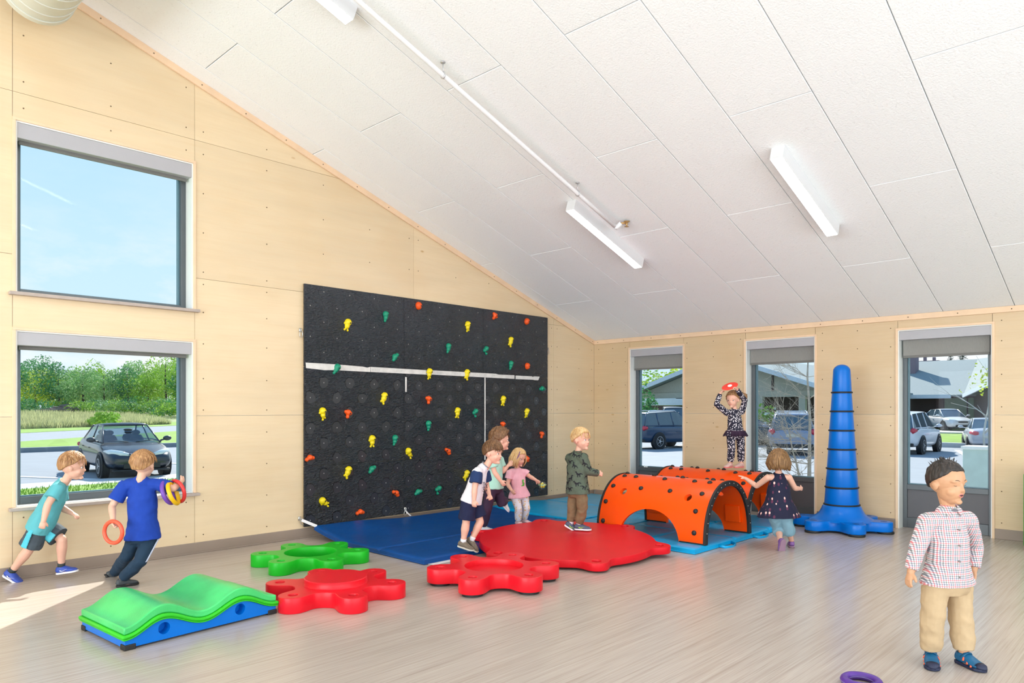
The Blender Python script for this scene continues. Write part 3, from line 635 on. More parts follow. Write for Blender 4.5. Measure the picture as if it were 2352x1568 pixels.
md = floormat('gym_mat', 'dark blue folding gym mat in front of the climbing wall', 'mat', zdark, 3.69, 6.11, 4.555, 6.27, .05, navy, [('y', 5.19)], 0, .003)
o0 = md.location
tgs = MB(); tgs.prism([(3.72, 4.545, .004), (3.98, 4.545, .004), (3.95, 4.49, .002), (3.74, 4.49, .002)], (0, 0, .0025)); tgs.build('white_flap', webm, md, False, 0, o0)
MB().loft([(3.70, 6.24, .125), (3.66, 6.30, .15), (3.60, 6.355, .185)], [(.014, .002)]*3, (0, .3, 1), 4).build('corner_strap', webm, md, False, 0, o0)
MB().loft([(4.87, 6.25, .10), (4.865, 6.30, .125), (4.861, 6.335, .155)], [(.012, .002)]*3, (1, 0, 0), 4).build('middle_strap', webm, md, False, 0, o0)
floormat('gym_mat', 'light blue folding gym mat in the room corner behind the camouflage jacket boy', 'mat', lambda x, y: .001+.05*max(0, 1-abs(x-6.55)/.6)*max(0, (y-5.4)), 6.135, 8.2, 4.96, 6.32, .06, sky_, [('x', 7.2)], 0, .008, 40, 30, 5)
ml = floormat('gym_mat', 'light blue folding gym mat under the two orange tunnels', 'mat', lambda x, y: .001, 5.60, 7.90, 3.172, 4.93, .05, sky_, [('x', 6.36), ('x', 7.12), ('y', 3.76), ('y', 4.35)], 0, .003, 40, 30, 9)
o0 = ml.location
for xa in (6.15, 6.85):
    mb = MB(); mb.loft([(xa-.12, 3.17, .02), (xa-.1, 3.11, .01), (xa, 3.09, .006), (xa+.1, 3.11, .01), (xa+.12, 3.17, .02)], [(.014, .0025)]*5, (0, 0, 1), 6); mb.build('handle_loop', sky_, ml, True, 0, o0)

# ================================================================ gears, disc
def gear_outline(R0, Rc, rl, k, ph, n=6, m=240):
    out = []
    for i in range(m):
        th = 2*PI*i/m; lo_, hi_ = .02, Rc+rl+.1
        def f(r):
            x, y = r*math.cos(th), r*math.sin(th); d = math.hypot(x, y)-R0
            for j in range(n):
                a = ph+2*PI*j/n; d2 = math.hypot(x-Rc*math.cos(a), y-Rc*math.sin(a))-rl
                hh = max(k-abs(d-d2), 0)/k; d = min(d, d2)-hh*hh*k*.25
            return d
        for _ in range(26):
            mid = (lo_+hi_)/2
            if f(mid) < 0: lo_ = mid
            else: hi_ = mid
        out.append((lo_*math.cos(th), lo_*math.sin(th)))
    return out
def plastic(name, c, r=.33): return mat(name, c, r, nscale=5, namt=.04, bscale=160, bstr=.12, bdist=.002, spec=.26)
red = plastic('red_plastic', (.72, .010, .022)); grn = plastic('green_plastic', (.012, .46, .020), .36); blu = plastic('blue_plastic', (.0, .15, .60), .28); blk = mat('black_rubber', (.012, .012, .013), .6)
redd = plastic('red_disc_plastic', (.66, .006, .016), .42)
def gear(label, loc, ph, m, kind, h=.1, name='gear_block', sc_=1, tilt=0):
    t = thing(name, label, 'play block', loc, 0); ph = math.radians(ph); o = gear_outline(.27, .38, .094, .14, ph)
    holes = [circ(.38*math.cos(ph+PI/3*j), .38*math.sin(ph+PI/3*j), .031, 20) for j in range(6)]
    loops = [o]+holes+([circ(0, 0, .209, 48)] if kind != 'boss' else [])
    body = curve_solid('body', loops, h, m, t, .005)
    if kind == 'boss': MB().lathe([(.214, 0), (.210, .006), (.209, .038), (.204, .043), (0, .043)], (0, 0, h-.001), 48).build('raised_disc', m, t, 'auto')
    if kind == 'recess': MB().lathe([(.211, 0), (.211, .03), (0, .03)], (0, 0, .028), 48).build('recess_floor', m, t, 'auto')
    if kind == 'open': MB().lathe([(.2095, 0), (.2095, .004), (.20, .004), (.20, 0)], (0, 0, .0), 48).build('inner_lip', m, t, 'auto')
    for j, hl in enumerate(holes):
        cxx, cyy = .38*math.cos(ph+PI/3*j), .38*math.sin(ph+PI/3*j)
        MB().lathe([(.0325, 0), (.0325, .03), (0, .03)], (cxx, cyy, .018), 20).build('hole_floor', m, t, 'auto')
        if loc[2] > .01: MB().lathe([(.07, 0), (.07, .02), (0, .02)], (cxx, cyy, -.02), 24).build('foot', blk, t, 'auto')
    t.scale = (sc_, sc_, sc_)
    if tilt: t.rotation_euler = (tilt, 0, 0)
    return t
gear('bright green gear-shaped play block with an open centre', (3.075, 5.28, 0), 24, grn, 'open')
gear('red gear-shaped play block with a raised round centre', (2.65, 4.222, 0), 14, red, 'boss')
gear('red gear-shaped play block with a sunken round centre', (3.69, 3.745, .0205), 23.5, red, 'recess', .1, 'gear_block', 1.04)
# the large disc leans on the edge of the dark mat
t = thing('play_disc', 'large red round disc with small lobes leaning on the dark blue mat', 'play block', (4.965, 4.10, .050))
ph = math.radians(-4); R0 = .795; Rc = .80
ol = gear_outline(.79, .82, .10, .10, ph, 6, 360)
curve_solid('body', [ol]+[circ(.825*math.cos(ph+PI/3*j), .825*math.sin(ph+PI/3*j), .038, 20) for j in range(6)], .062, redd, t, .006)
for j in range(6): MB().lathe([(.04, 0), (.04, .02), (0, .02)], (.825*math.cos(ph+PI/3*j), .825*math.sin(ph+PI/3*j), .008), 20).build('hole_floor', redd, t, 'auto')
t.rotation_euler = (math.radians(1.7), math.radians(-1.5), 0)
def disc_z(x, y): return .050+.063+(y-4.10)*.0297+(x-4.965)*.0262

# ================================================================ blue cone tower
C_ = (7.862, 2.715); t = thing('cone_tower', 'tall blue plastic cone tower with black rings on a gear-shaped foot', 'play tower', (C_[0], C_[1], 0)); ph = math.radians(-22)
o = gear_outline(.29, .388, .098, .16, ph); b_ = curve_solid('base', [o], .1, blu, t, .012); b_.location = (0, 0, .022)
MB().lathe([(.33, .11), (.30, .125), (.26, .145), (.225, .175), (.20, .22), (.192, .245), (.186, .252), (.172, .268)], (0, 0, 0), 48).build('flare', blu, t, 'auto')
zr = [.268, .451, .648, .853, 1.052, 1.254, 1.454, 1.70]
def rz_(z): return .171-(z-.268)*(.171-.0975)/(1.454-.268)
for k in range(7):
    z0, z1 = zr[k]+.006, zr[k+1]-.002
    pr_ = [(rz_(z0)-.002, z0), (rz_(z0), z0+.006), (rz_(z1)-.001, z1-.004)]
    if k == 6:
        pr_ = [(rz_(z0)-.002, z0), (rz_(z0), z0+.006), (.085, 1.68)]+[(.085*math.cos(a*PI/20), 1.68+.072*math.sin(a*PI/20)) for a in range(1, 10)]+[(0, 1.753)]
    MB().lathe(pr_, (0, 0, 0), 48).build('segment', blu, t, 'auto')
    MB().torus((0, 0, zr[k]), rz_(zr[k])+.001, .0095, (1, 0, 0), (0, 1, 0), 48, 10).build('ring', blk, t, True)
for j in range(6):
    a = ph+PI/3*j; c = (.40*math.cos(a), .40*math.sin(a))
    MB().lathe([(.078, 0), (.082, .012), (.078, .024), (0, .024)], (c[0]*1.04, c[1]*1.04, 0), 24).build('foot', blk, t, 'auto')
    MB().lathe([(.032, 0), (.032, .004), (.022, .006), (0, .002)], (c[0], c[1], .1195), 20).build('dimple', mat('dimple_blue', (0, .07, .30), .4), t, 'auto')

# ================================================================ green and blue wave rocker
A_ = (1.281, 4.075); an = math.radians(4.8)
t = thing('wave_block', 'green wave-shaped balance block on a blue base', 'play block', (A_[0], A_[1], 0), an)
LW, WW = .895, .575
def prof(s, base, amp): return base+amp*.5*(1-math.cos(2*PI*(s-.0)/.4475)) if True else 0
def wave(s, lo_, hi_):     # peaks at .20 and .66, valley at .43
    pts = [(0, .0), (.20, 1), (.43, .02), (.66, 1), (.895, -.06)]
    for (a, fa), (b, fb) in zip(pts, pts[1:]):
        if s <= b+1e-6: u_ = (s-a)/(b-a); f = fa+(fb-fa)*(.5-.5*math.cos(PI*u_)); return lo_+(hi_-lo_)*f
    return lo_
def wavebar(zb, zt_, y0, y1, x0, x1, n=60):
    xs = [x0+(x1-x0)*i/n for i in range(n+1)]; mb = MB()
    cl = lambda x: min(max(x, 0), LW)
    for x in xs: mb.v += [(x, y0, zt_(cl(x))), (x, y0, zb(cl(x))), (x, y1, zb(cl(x))), (x, y1, zt_(cl(x)))]
    for i in range(n):
        for k in range(4): a = 4*i+k; b = 4*i+(k+1) % 4; mb.f.append((a, b, b+4, a+4))
    mb.f += [(0, 1, 2, 3), (4*n+3, 4*n+2, 4*n+1, 4*n)]; return mb
b_ = wavebar(lambda s: .012, lambda s: wave(s, .052, .122), .0, WW, 0, LW).build('base', blu, t, 'auto')
cut = MB()
for s_, z_ in ((.205, .073), (.655, .079)): cut.cyl((s_, -.1, z_), (s_, .06, z_), .037, 32, .030); cut.cyl((s_, WW-.06, z_), (s_, WW+.1, z_), .03, 32, .037)
co = cut.build('cut', blu)
def fb(o):
    m_ = o.modifiers.new('b', 'BOOLEAN'); m_.object = co; m_.operation = 'DIFFERENCE'; m_.solver = 'EXACT'
par = b_.parent; b_.parent = None; bake(b_, [fb]); b_.parent = par; bpy.data.objects.remove(co)
grl = plastic('light_green_plastic', (.03, .50, .02), .35); grw = mat('worn_green_plastic', (.05, .52, .14), .33, nscale=3.5, namt=.30, bscale=140, bstr=.3)
wavebar(lambda s: wave(s, .054, .124), lambda s: wave(s, .062, .132), -.012, WW+.012, -.012, LW+.012).build('lip', grl, t, 'auto', .003)
wavebar(lambda s: wave(s, .062, .132), lambda s: wave(s, .083, .156), -.016, WW+.016, -.018, LW+.018).build('rim', grl, t, 'auto', .010)
wavebar(lambda s: wave(s, .083, .156), lambda s: wave(s, .122, .206), -.002, WW+.002, -.006, LW+.004).build('cushion', grw, t, 'auto', .007)
for sx_, sy_ in ((0, 0), (0, 1), (1, 0), (1, 1)):
    x0 = -.006 if sx_ == 0 else LW-.055; y0 = -.006 if sy_ == 0 else WW-.05
    MB().box(x0, x0+.061, y0, y0+.056, 0, .03).build('foot', blk, t, False, .005)

# ================================================================ orange tunnels
org_ = plastic('orange_plastic', (.95, .085, .001), .30)
def tunnel(label, x0, y0):
    """x0: centre across, y0: the end nearest the camera; length 1.2 along y"""
    t = thing('play_tunnel', label, 'play tunnel', (x0, y0+.6, .051), 0, 'orange climbing tunnels'); Lt = 1.2; HT, WH = .545, .455
    def pf(sh, n=40):
        out = []
        for i in range(n+1):
            a = PI*i/n; c, s = math.cos(a), math.sin(a); e_ = 2/2.15
            out.append(((WH-sh)*math.copysign(abs(c)**e_, c), (HT-sh)*abs(s)**e_))
        return out
    o1, i1 = pf(0), pf(.035); ring = o1+i1[::-1]
    mb = MB(); NY = 24; n = len(ring)
    for j in range(NY+1):
        y = -Lt/2+Lt*j/NY
        for x, z in ring: mb.v.append((x, y, z))
    for j in range(NY):
        for i in range(n): mb.f.append((j*n+i, j*n+(i+1) % n, (j+1)*n+(i+1) % n, (j+1)*n+i))
    h_ = len(o1)
    for i in range(h_-1):
        a, b, c, d = i, i+1, n-2-i, n-1-i; mb.f.append((a, b, c, d)); q_ = NY*n; mb.f.append((q_+d, q_+c, q_+b, q_+a))
    sh = mb.build('shell', org_, None)
    cut = MB(); k = 40
    cut.prism([(-1, .0+.335*math.cos(2*PI*i/k), -.02+.285*math.sin(2*PI*i/k)) for i in range(k)], (2, 0, 0))
    co = cut.build('cut', org_); c2 = MB()
    for yy_ in (-.36, .37):
        for sg in (-1, 1): c2.cyl((sg*.60, yy_+.03, .52), (sg*.18, yy_-.01, .34), .075, 28, .018)
    c2o = c2.build('cut2', org_)
    def f(o):
        for q_ in (co, c2o):
            m_ = o.modifiers.new('b', 'BOOLEAN'); m_.object = q_; m_.operation = 'DIFFERENCE'; m_.solver = 'EXACT'
    bake(sh, [f]); sh.parent = t; bpy.data.objects.remove(co); bpy.data.objects.remove(c2o)
    link_ = sh.data
    for p in link_.polygons: p.use_smooth = True
    bm = bmesh.new(); bm.from_mesh(link_)
    for e_ in bm.edges:
        if len(e_.link_faces) == 2 and e_.calc_face_angle(0) > .5: e_.smooth = False
    bm.to_mesh(link_); bm.free(); link_.materials.clear(); link_.materials.append(org_)
    rimo, rimi = pf(-.007), pf(.045)
    for sg in (-1, 1):
        mb = MB(); a0, a1 = sg*(Lt/2-.016), sg*(Lt/2+.008); m_ = len(rimo)
        mb.v = [(x, a0, z) for x, z in rimo]+[(x, a1, z) for x, z in rimo]+[(x, a0, z) for x, z in rimi]+[(x, a1, z) for x, z in rimi]
        for i in range(m_-1):
            mb.f += [(i, i+1, m_+i+1, m_+i), (2*m_+i, 3*m_+i, 3*m_+i+1, 2*m_+i+1), (m_+i, m_+i+1, 3*m_+i+1, 3*m_+i), (i, 2*m_+i, 2*m_+i+1, i+1)]
        for i in (0, m_-1): mb.f.append((i, m_+i, 3*m_+i, 2*m_+i))
        r_ = mb.build('rim', blk, t, False, .003); st = MB(); md_ = pf(.018, 18)
        for x, z in md_[1:-1]: st.cyl((x, a1, z), (x, a1+sg*.003, z), .005, 8)
        tag(st.build('stud', zinc, r_, True), kind='stuff')
    for sx_ in (-1, 1):
        for sy_ in (-1, 1):
            MB().box(sx_*.415, sx_*.462, sy_*.34, sy_*.595, 0, .012).build('foot_strip', blk, t, False, .003)
            MB().prism([(sx_*.42, sy_*.37, .10), (sx_*.42, sy_*.53, .10), (sx_*.40, sy_*.53, .27), (sx_*.40, sy_*.37, .27)], (-sx_*.045, 0, 0)).build('inner_step', org_, t, False, .008)
    kb = MB().lathe([(.024, 0), (.023, .006), (.017, .015), (.006, .020), (0, .0205)], (0, 0, 0), 16); km = kb.mesh('knob'); km.materials.append(blk)
    for p in km.polygons: p.use_smooth = True
    def at_(z, sg):
        e_ = 2.15; x = WH*(1-(z/HT)**e_)**(1/e_) if z < HT else 0
        nx = (x/WH)**(e_-1)/WH; nz = (z/HT)**(e_-1)/HT; return Vector((sg*x, 0, z)), Vector((sg*nx, 0, nz)).normalized()
    spots = []
    for sg in (-1, 1):
        for z, yl in ((.10, (.535, -.49)), (.29, (.54, -.475)), (.44, (.525, .19, -.14, -.48)), (.53, (.50, .36, .02, -.31, -.47))): spots += [(z, sg, y_) for y_ in yl]
    spots += [(.545, 1, y_) for y_ in (.55, .22, -.11, -.44)]
    for z, sg, y_ in spots:
        p, n_ = at_(z, sg); o = bpy.data.objects.new('knob', km); col.objects.link(o); o.parent = t; o.location = (p.x, y_, p.z); o.rotation_euler = n_.to_track_quat('Z', 'Y').to_euler()
    return t
tunnel('orange climbing tunnel with black knobs, the nearer one beside the red disc', 6.255, 3.185)
tunnel('orange climbing tunnel with black knobs on which the girl stands', 7.405, 3.34)

# green block cut by the right edge of the picture
t = thing('green_play_block', 'tall green plastic block at the foot of the window wall, cut by the picture edge', 'play block', (8.05, .86, 0))
MB().box(-.24, .24, -.27, .27, .014, .72).build('body', grn, t, 'auto', .035)
for sx_ in (-1, 1):
    for sy_ in (-1, 1): MB().box(sx_*.15-.05, sx_*.15+.05, sy_*.2-.05, sy_*.2+.05, 0, .02).build('foot', blk, t, False, .004)
# purple ring on the floor
purp = mat('purple_foam_ring', (.085, .025, .26), .35, nscale=12, namt=.15); 
t = thing('toss_ring', 'purple foam toss ring lying on the floor near the checked shirt boy', 'toss ring', (3.49, 1.118, 0))
MB().torus((0, 0, .019), .072, .019, (1, 0, 0), (0, 1, 0), 40, 12).build('ring_body', purp, t, True)
MB().torus((0, 0, .019), .072, .0197, (1, 0, 0), (0, 1, 0), 40, 12, .25).build('seam', mat('pale_seam', (.35, .33, .6), .5), t, True)
# ================================================================ children
def idir(phi, pitch=0):
    """direction given by its bearing: 0 to the picture's right, -90 towards the viewer, 90 away"""
    a = math.radians(phi); p = math.radians(pitch); return (RT*math.cos(a)+FW*math.sin(a))*math.cos(p)+UP*math.sin(p)
def skinmat(name, c): 
    m = mat(name, c, .5, nscale=9, namt=.05, bscale=90, bstr=.06, bdist=.002); m.node_tree.nodes['Principled BSDF'].inputs['Subsurface Weight'].default_value = .0; return m
def cloth(name, c, r=.85, **k): return mat(name, c, r, nscale=k.pop('nscale', 14), namt=k.pop('namt', .08), bscale=k.pop('bscale', 26), bstr=k.pop('bstr', .35), bdist=.006, **k)
eyew = mat('eye_white', (.80, .78, .76), .25, namt=.01); irisb = mat('iris_brown', (.035, .018, .010), .2); irisl = mat('iris_blue', (.08, .14, .20), .2)
lipm = mat('lip', (.62, .20, .17), .4); lipd = mat('lip_deep', (.50, .10, .09), .4); dkm = mat('mouth_dark', (.06, .012, .012), .5); browd = mat('brow_dark', (.045, .028, .02), .8); browl = mat('brow_light', (.36, .20, .10), .8)
whitec = cloth('white_knit', (.80, .79, .82)); teeth = mat('teeth', (.85, .83, .78), .3)

def hair_mesh(C, f, u, r, s, style, seed=0, length=.0):
    mb = MB(); n, m = 120, 72; vs = []
    cc = C+u*(.018*s)-f*(.010*s)
    rad = (.076*s, .088*s, .087*s)
    def sm(a, b, x): x = min(1, max(0, (x-a)/(b-a))); return x*x*(3-2*x)
    for i in range(m+1):
        th = PI*i/m
        for k in range(n):
            ph = 2*PI*k/n; dx, dy, dz = math.sin(th)*math.cos(ph), math.sin(th)*math.sin(ph), math.cos(th)   # r, f, u
            az = abs(math.degrees(math.atan2(dx, dy)))      # 0 front, 90 side, 180 back
            if style == 'fringe': line = .36 if az < 42 else .36-(az-42)/30*.36 if az < 72 else .02-(az-72)/50*.55
            elif style == 'bob': line = .45 if az < 35 else .45-(az-35)/35*1.1 if az < 70 else -.75
            else: line = .50 if az < 38 else .50-(az-38)/38*.46 if az < 76 else .04-(az-76)/60*.60
            line = max(line, -.62 if style != 'bob' else -.8)
            k_ = sm(line-.05, line+.07, dz+.035*noise.noise(Vector((ph*7, seed, 0))))
            st = noise.noise(Vector((dx*9+seed, dy*9, dz*2.5)))*.5+.6*noise.noise(Vector((ph*16, dz*3, seed)))*(1 if dz < .93 else .4)
            tk = (.013 if style != 'buzz' else .006)*s; amp = .007*s
            if style == 'curly': tk = .028*s; st = 1.6*noise.noise(Vector((dx*6+seed, dy*6, dz*6)))+.6*noise.noise(Vector((dx*14, dy*14, dz*14+seed)))
            top = 1+.25*max(0, dz)
            q = 1.0*k_+.90*(1-k_)
            R_ = Vector((rad[0]*dx, rad[1]*dy, rad[2]*dz))*q; R_ += Vector((dx, dy, dz))*((tk*top+amp*st)*k_-.004*s)
            vs.append(cc+r*R_.x+f*R_.y+u*R_.z)
    fs = [(i*n+k, i*n+(k+1) % n, (i+1)*n+(k+1) % n, (i+1)*n+k) for i in range(m) for k in range(n)]
    mb.add(vs, fs)
    rnd = random.Random(seed)
    def lock(p0, p1, p2, w_): mb.loft([p0, (p0+p1)/2+(p1-p0).cross(u)*.02, p1, (p1+p2)/2, p2], [(w_*.6, w_*.35), (w_, w_*.45), (w_*.95, w_*.4), (w_*.7, w_*.3), (w_*.12, w_*.1)], None, 6)
    if style in ('short', 'fringe', 'spiky', 'buzz', 'curly'):
        for k in range(130):      # tufts along the surface break the outline
            a = rnd.uniform(0, 2*PI); z = rnd.uniform(.25, .98); rr = math.sqrt(1-z*z); d = r*(rr*math.cos(a))+f*(rr*math.sin(a))+u*z
            p0 = cc+d*(.088*s); out = (d+u*.1-f*.1).normalized()
            if style in ('buzz', 'spiky') and rr*math.sin(a) > .15: continue
            tang = (Vector((0, 0, -1))+d*.3).normalized()
            ln = {'spiky': .030, 'buzz': .014, 'curly': .03}.get(style, .026)*s
            if style == 'buzz':
                if z > .6 and d.dot(f) < .15: lock(p0+d*.004*s, p0+out*ln*.5+d*.004*s, p0+out*ln+d*.006*s, .0026*s)
                continue
            td = (-u+d*d.dot(u)+(r*rnd.gauss(0, .25)+f*(.5 if d.dot(f) > 0 else 0))*.6); td = (td-d*td.dot(d)).normalized(); ln = (.038 if style != 'curly' else .03)*s
            lock(p0+d*.005*s, p0+td*ln*.5+d*.0065*s, p0+td*ln+d*(.000 if style != 'curly' else .008)*s, .0036*s)
    if style == 'fringe':
        for k in range(15):
            x = -.060+.0086*k; p0 = cc+r*(x*s)+f*(.077*math.sqrt(max(0, 1-(x/.085)**2))*s)+u*(.052*s); lock(p0, p0-u*.022*s+f*.010*s, p0-u*(.040+.01*rnd.random())*s+f*.004*s, .009*s)
    if style in ('bob', 'long', 'pony'):
        for k in range(120 if style == 'bob' else 84):
            if style == 'pony' and k > 60: break
            az = rnd.uniform(-135, 135) if style != 'pony' else rnd.uniform(-180, 180); z = rnd.uniform(-.1, .8)
            a = math.radians(180+az); rr = math.sqrt(1-z*z); d = r*(rr*math.sin(a))+f*(rr*math.cos(a))+u*z
            p0 = cc+Vector(d)*.092*s; hz = (r*math.sin(a)+f*math.cos(a))
            if style == 'pony' and d.dot(f) > -.1: continue
            if style == 'pony': lock(p0, p0+hz*.004*s-u*.012*s, p0-u*.02*s, .010*s); continue
            ln = (length+.02*rnd.random())*s; e_ = cc+hz*(.088+.012*rnd.random())*s-u*ln+length*(.12*RT if style == 'bob' else 0*RT)*s
            mid = cc+hz*(.104+.006*rnd.random())*s-u*ln*.45
            lock(p0, mid, e_, .014*s)
    return mb

def kid(label, S_, j, D0, zf, face, hair, skin, shirt=None, pants=None, shoe=None, feet=None, hands=None, mouth='closed', eyes='open', iris=irisb, group=None, vox=.0055, torso=1.0, feet_bare=False, roll=0, bodyphi=None, brow=None, cheeks=True):
    W = {}
    for k, v_ in j.items():
        W[k] = P(v_[0], v_[1], D0+(v_[2] if len(v_) > 2 else 0))
    for sd in 'LR':
        k = 'an'+sd
        if feet[sd].get('g'):
            uu, vv = feet[sd]['g']; D = (EYE.z-feet[sd].get('z', zf))*FPX/(vv-CYP); p = P(uu, vv, D); W[k] = p+UP*.060*S_
    hip = (W['hiL']+W['hiR'])/2; W['pel'] = hip
    org = Vector((hip.x, hip.y, zf)); t = thing('person', label, 'child', org, 0, group)
    f = idir(*face); u = (UP-f*f.dot(UP)).normalized(); r = f.cross(u)
    if roll: q_ = Matrix.Rotation(math.radians(roll), 3, f); u = q_ @ u; r = q_ @ r
    s = S_*1.0; C = W['head']; N_ = W['neck']
    sh = (W['shR']-W['shL']); shm = (W['shR']+W['shL'])/2; hv = (W['hiR']-W['hiL'])
    shn, hvn = sh.normalized(), hv.normalized()
    def torso_loft(mb, ex, top=True, hem=.03, flare=0, w_=torso, n=20):
        hw = (W['hiR']-W['hiL']).length/2+.062*s if ex > 0 else 0; dh = .080 if ex > 0 else .064
        ax = [hip-(shm-hip).normalized()*(hem*s), hip, hip.lerp(shm, .35), hip.lerp(shm, .72), hip.lerp(shm, .98)]
        rs = [(max(hw, .080*w_*s)+ex+flare, dh*w_*s+ex+flare), (max(hw, .084*w_*s)+ex+flare*.8, (dh-.001)*w_*s+ex+flare*.8), (.079*w_*s+ex+flare*.45, .070*w_*s+ex+flare*.45), (.084*w_*s+ex+flare*.15, .064*w_*s+ex+flare*.1), (.070*s+ex, .046*s+ex)]
        sv = [hvn, hvn, hvn.lerp(shn, .4), hvn.lerp(shn, .8), shn]
        if top: ax += [shm.lerp(N_, .6)+UP*.008*s, N_+UP*.004*s]; rs += [(.048*s+ex*.8, .036*s+ex*.7), (.033*s+ex*.35, .031*s+ex*.35)]; sv += [shn, shn]
        mb.loft(ax, rs, sv, n)
    # ---- body: one continuous surface
    mb = MB(); torso_loft(mb, 0)
    mb.capsule(W['shL'].lerp(shm, .25), W['shR'].lerp(shm, .25), .034*s, .034*s)
    hb = C-u*.055*s-f*.012*s; mb.capsule(N_-UP*.02*s, hb, .031*s, .033*s)
    E_ = lambda c, a, b, c_: mb.ell(C+r*c[0]*s+f*c[1]*s+u*c[2]*s, r*a*s, f*b*s, u*c_*s, 24, 16)
    E_((0, -.008, .018), .0735, .084, .082); E_((0, .017, -.034), .055, .060, .060); E_((0, .028, -.068), .030, .040, .034)
    for g_ in (-1, 1):
        E_((g_*.030, .040, -.038), .024, .026, .025); E_((g_*.073, -.006, -.016), .007, .015, .021); E_((g_*.078, -.010, -.010), .006, .013, .014)
        E_((g_*.030, .055, .014), .024, .016, .010)
    E_((0, .077, -.026), .0105, .0115, .0105); E_((0, .068, -.010), .0075, .012, .018); E_((-.009, .073, -.029), .006, .007, .006); E_((.009, .073, -.029), .006, .007, .006)
    E_((0, .064, -.052), .020, .014, .012); E_((0, .062, -.085), .018, .016, .013)
    hd = hands or {}
    for sd, g_ in (('L', -1), ('R', 1)):
        a, b, c = W['sh'+sd], W['el'+sd], W['ha'+sd]
        mb.capsule(a, b, .033*s, .0255*s); mb.loft([b-(c-b).normalized()*.01*s, b, b.lerp(c, .3), b.lerp(c, .97), c+(c-b).normalized()*.008*s], [.018*s, .0255*s, .0265*s, .018*s, .016*s], None, 14)
        h = hd.get(sd, {}); d = (idir(*h['dir']) if 'dir' in h else (c-b).normalized()); pn = idir(*h['palm']) if 'palm' in h else -sh.normalized()*g_
        pn = (pn-d*pn.dot(d)).normalized(); th_ = d.cross(pn)*(h.get('thumb', 1)); cu = h.get('curl', .5)
        k0 = c+d*.044*s; mb.loft([c-d*.006*s, c+d*.012*s, c+d*.03*s, k0], [(.015*s, .012*s), (.019*s, .012*s), (.022*s, .011*s), (.020*s, .009*s)], th_, 12)
        for q_, (of, ln) in enumerate(((.0155, .030), (.0055, .034), (-.0050, .032), (-.0145, .026))):
            p = k0-d*.006*s+th_*of*s; dr = (d+th_*of*6).normalized(); ang = 0
            for seg in range(3):
                ang += cu*(.55 if seg == 0 else .8); dd = dr*math.cos(ang)+pn*math.sin(ang); p2 = p+dd*ln*s*(.45, .32, .27)[seg]
                mb.capsule(p, p2, (.0072-.0008*seg)*s, (.0068-.0008*seg)*s, 8); p = p2
        p = c+d*.012*s+th_*.014*s+pn*.004*s; d1 = (th_*.75+d*.6+pn*.25).normalized(); p2 = p+d1*.018*s; d2 = (th_*.25+d*.85+pn*(.2+.5*cu)).normalized(); p3 = p2+d2*.018*s
        mb.capsule(p, p2, .0095*s, .0078*s, 8); mb.capsule(p2, p3, .0078*s, .0068*s, 8)
        a, b, c = W['hi'+sd], W['kn'+sd], W['an'+sd]
        mb.capsule(a.lerp(b, .06), b, .043*s, .034*s, 16); mb.loft([b+(b-c).normalized()*.012*s, b, b.lerp(c, .3), b.lerp(c, .65), c], [.028*s, .036*s, .038*s, .028*s, .023*s], None, 14)
        ft = feet[sd]; fd = idir(ft['phi'], ft.get('pitch', 0)); fu = (UP-fd*fd.dot(UP)).normalized(); fr = fd.cross(fu)
        ft['f'] = (fd, fu, fr); base = c-fu*.058*s
        mb.loft([c, c-fu*.03*s, base+fu*.02*s], [.023*s, .024*s, .022*s], None, 12)
        mb.loft([base-fd*.028*s+fu*.022*s, base+fu*.026*s, base+fd*.045*s+fu*.020*s, base+fd*.085*s+fu*.014*s, base+fd*.105*s+fu*.012*s], [(.016*s, .016*s), (.024*s, .024*s), (.028*s, .017*s), (.028*s, .011*s), (.016*s, .008*s)], fr, 14)
    body = remesh('body', mb, skin, t, vox*.82 if vox < .005 else .0047, 2, org, fac=.45)
    O = lambda m_: m_
    # ---- face
    def loc(x, y, z): return C+r*x*s+f*y*s+u*z*s
    bm_ = brow or browd
    for g_ in (-1, 1):
        if eyes == 'open':
            e_ = MB().ell(loc(g_*.0295, .0585, -.004), r*.0120*s, f*.0105*s, u*.0078*s, 18, 12).build('eye', eyew, t, True, 0, org)
            e_['label'] = 'open eye'; ic = loc(g_*.0295+.002*0, .0678, -.0045)
            MB().ell(ic, r*.0056*s, f*.0022*s, u*.0060*s, 14, 8).build('iris', iris, e_, True, 0, org)
        pts = [loc(g_*.0295+x, .0705-abs(x)*.16-(.003 if eyes == 'open' else .004), z) for x, z in ((-.0125, -.0035), (-.006, .0022 if eyes == 'open' else -.0065), (.001, .0040 if eyes == 'open' else -.0078), (.007, .0022 if eyes == 'open' else -.0066), (.0135, -.004))]
        MB().tube(pts, [.0004*s, .0010*s, .0011*s, .0010*s, .0004*s], 6).build('eyelid', browd, t, True, 0, org)
        pts = [loc(g_*(.014+x), .0735-x*.28, z) for x, z in ((0, .016), (.010, .0205), (.020, .0205), (.028, .016))]
        MB().tube(pts, [.0008*s, .0017*s, .0015*s, .0005*s], 6).build('eyebrow', bm_, t, True, 0, org)
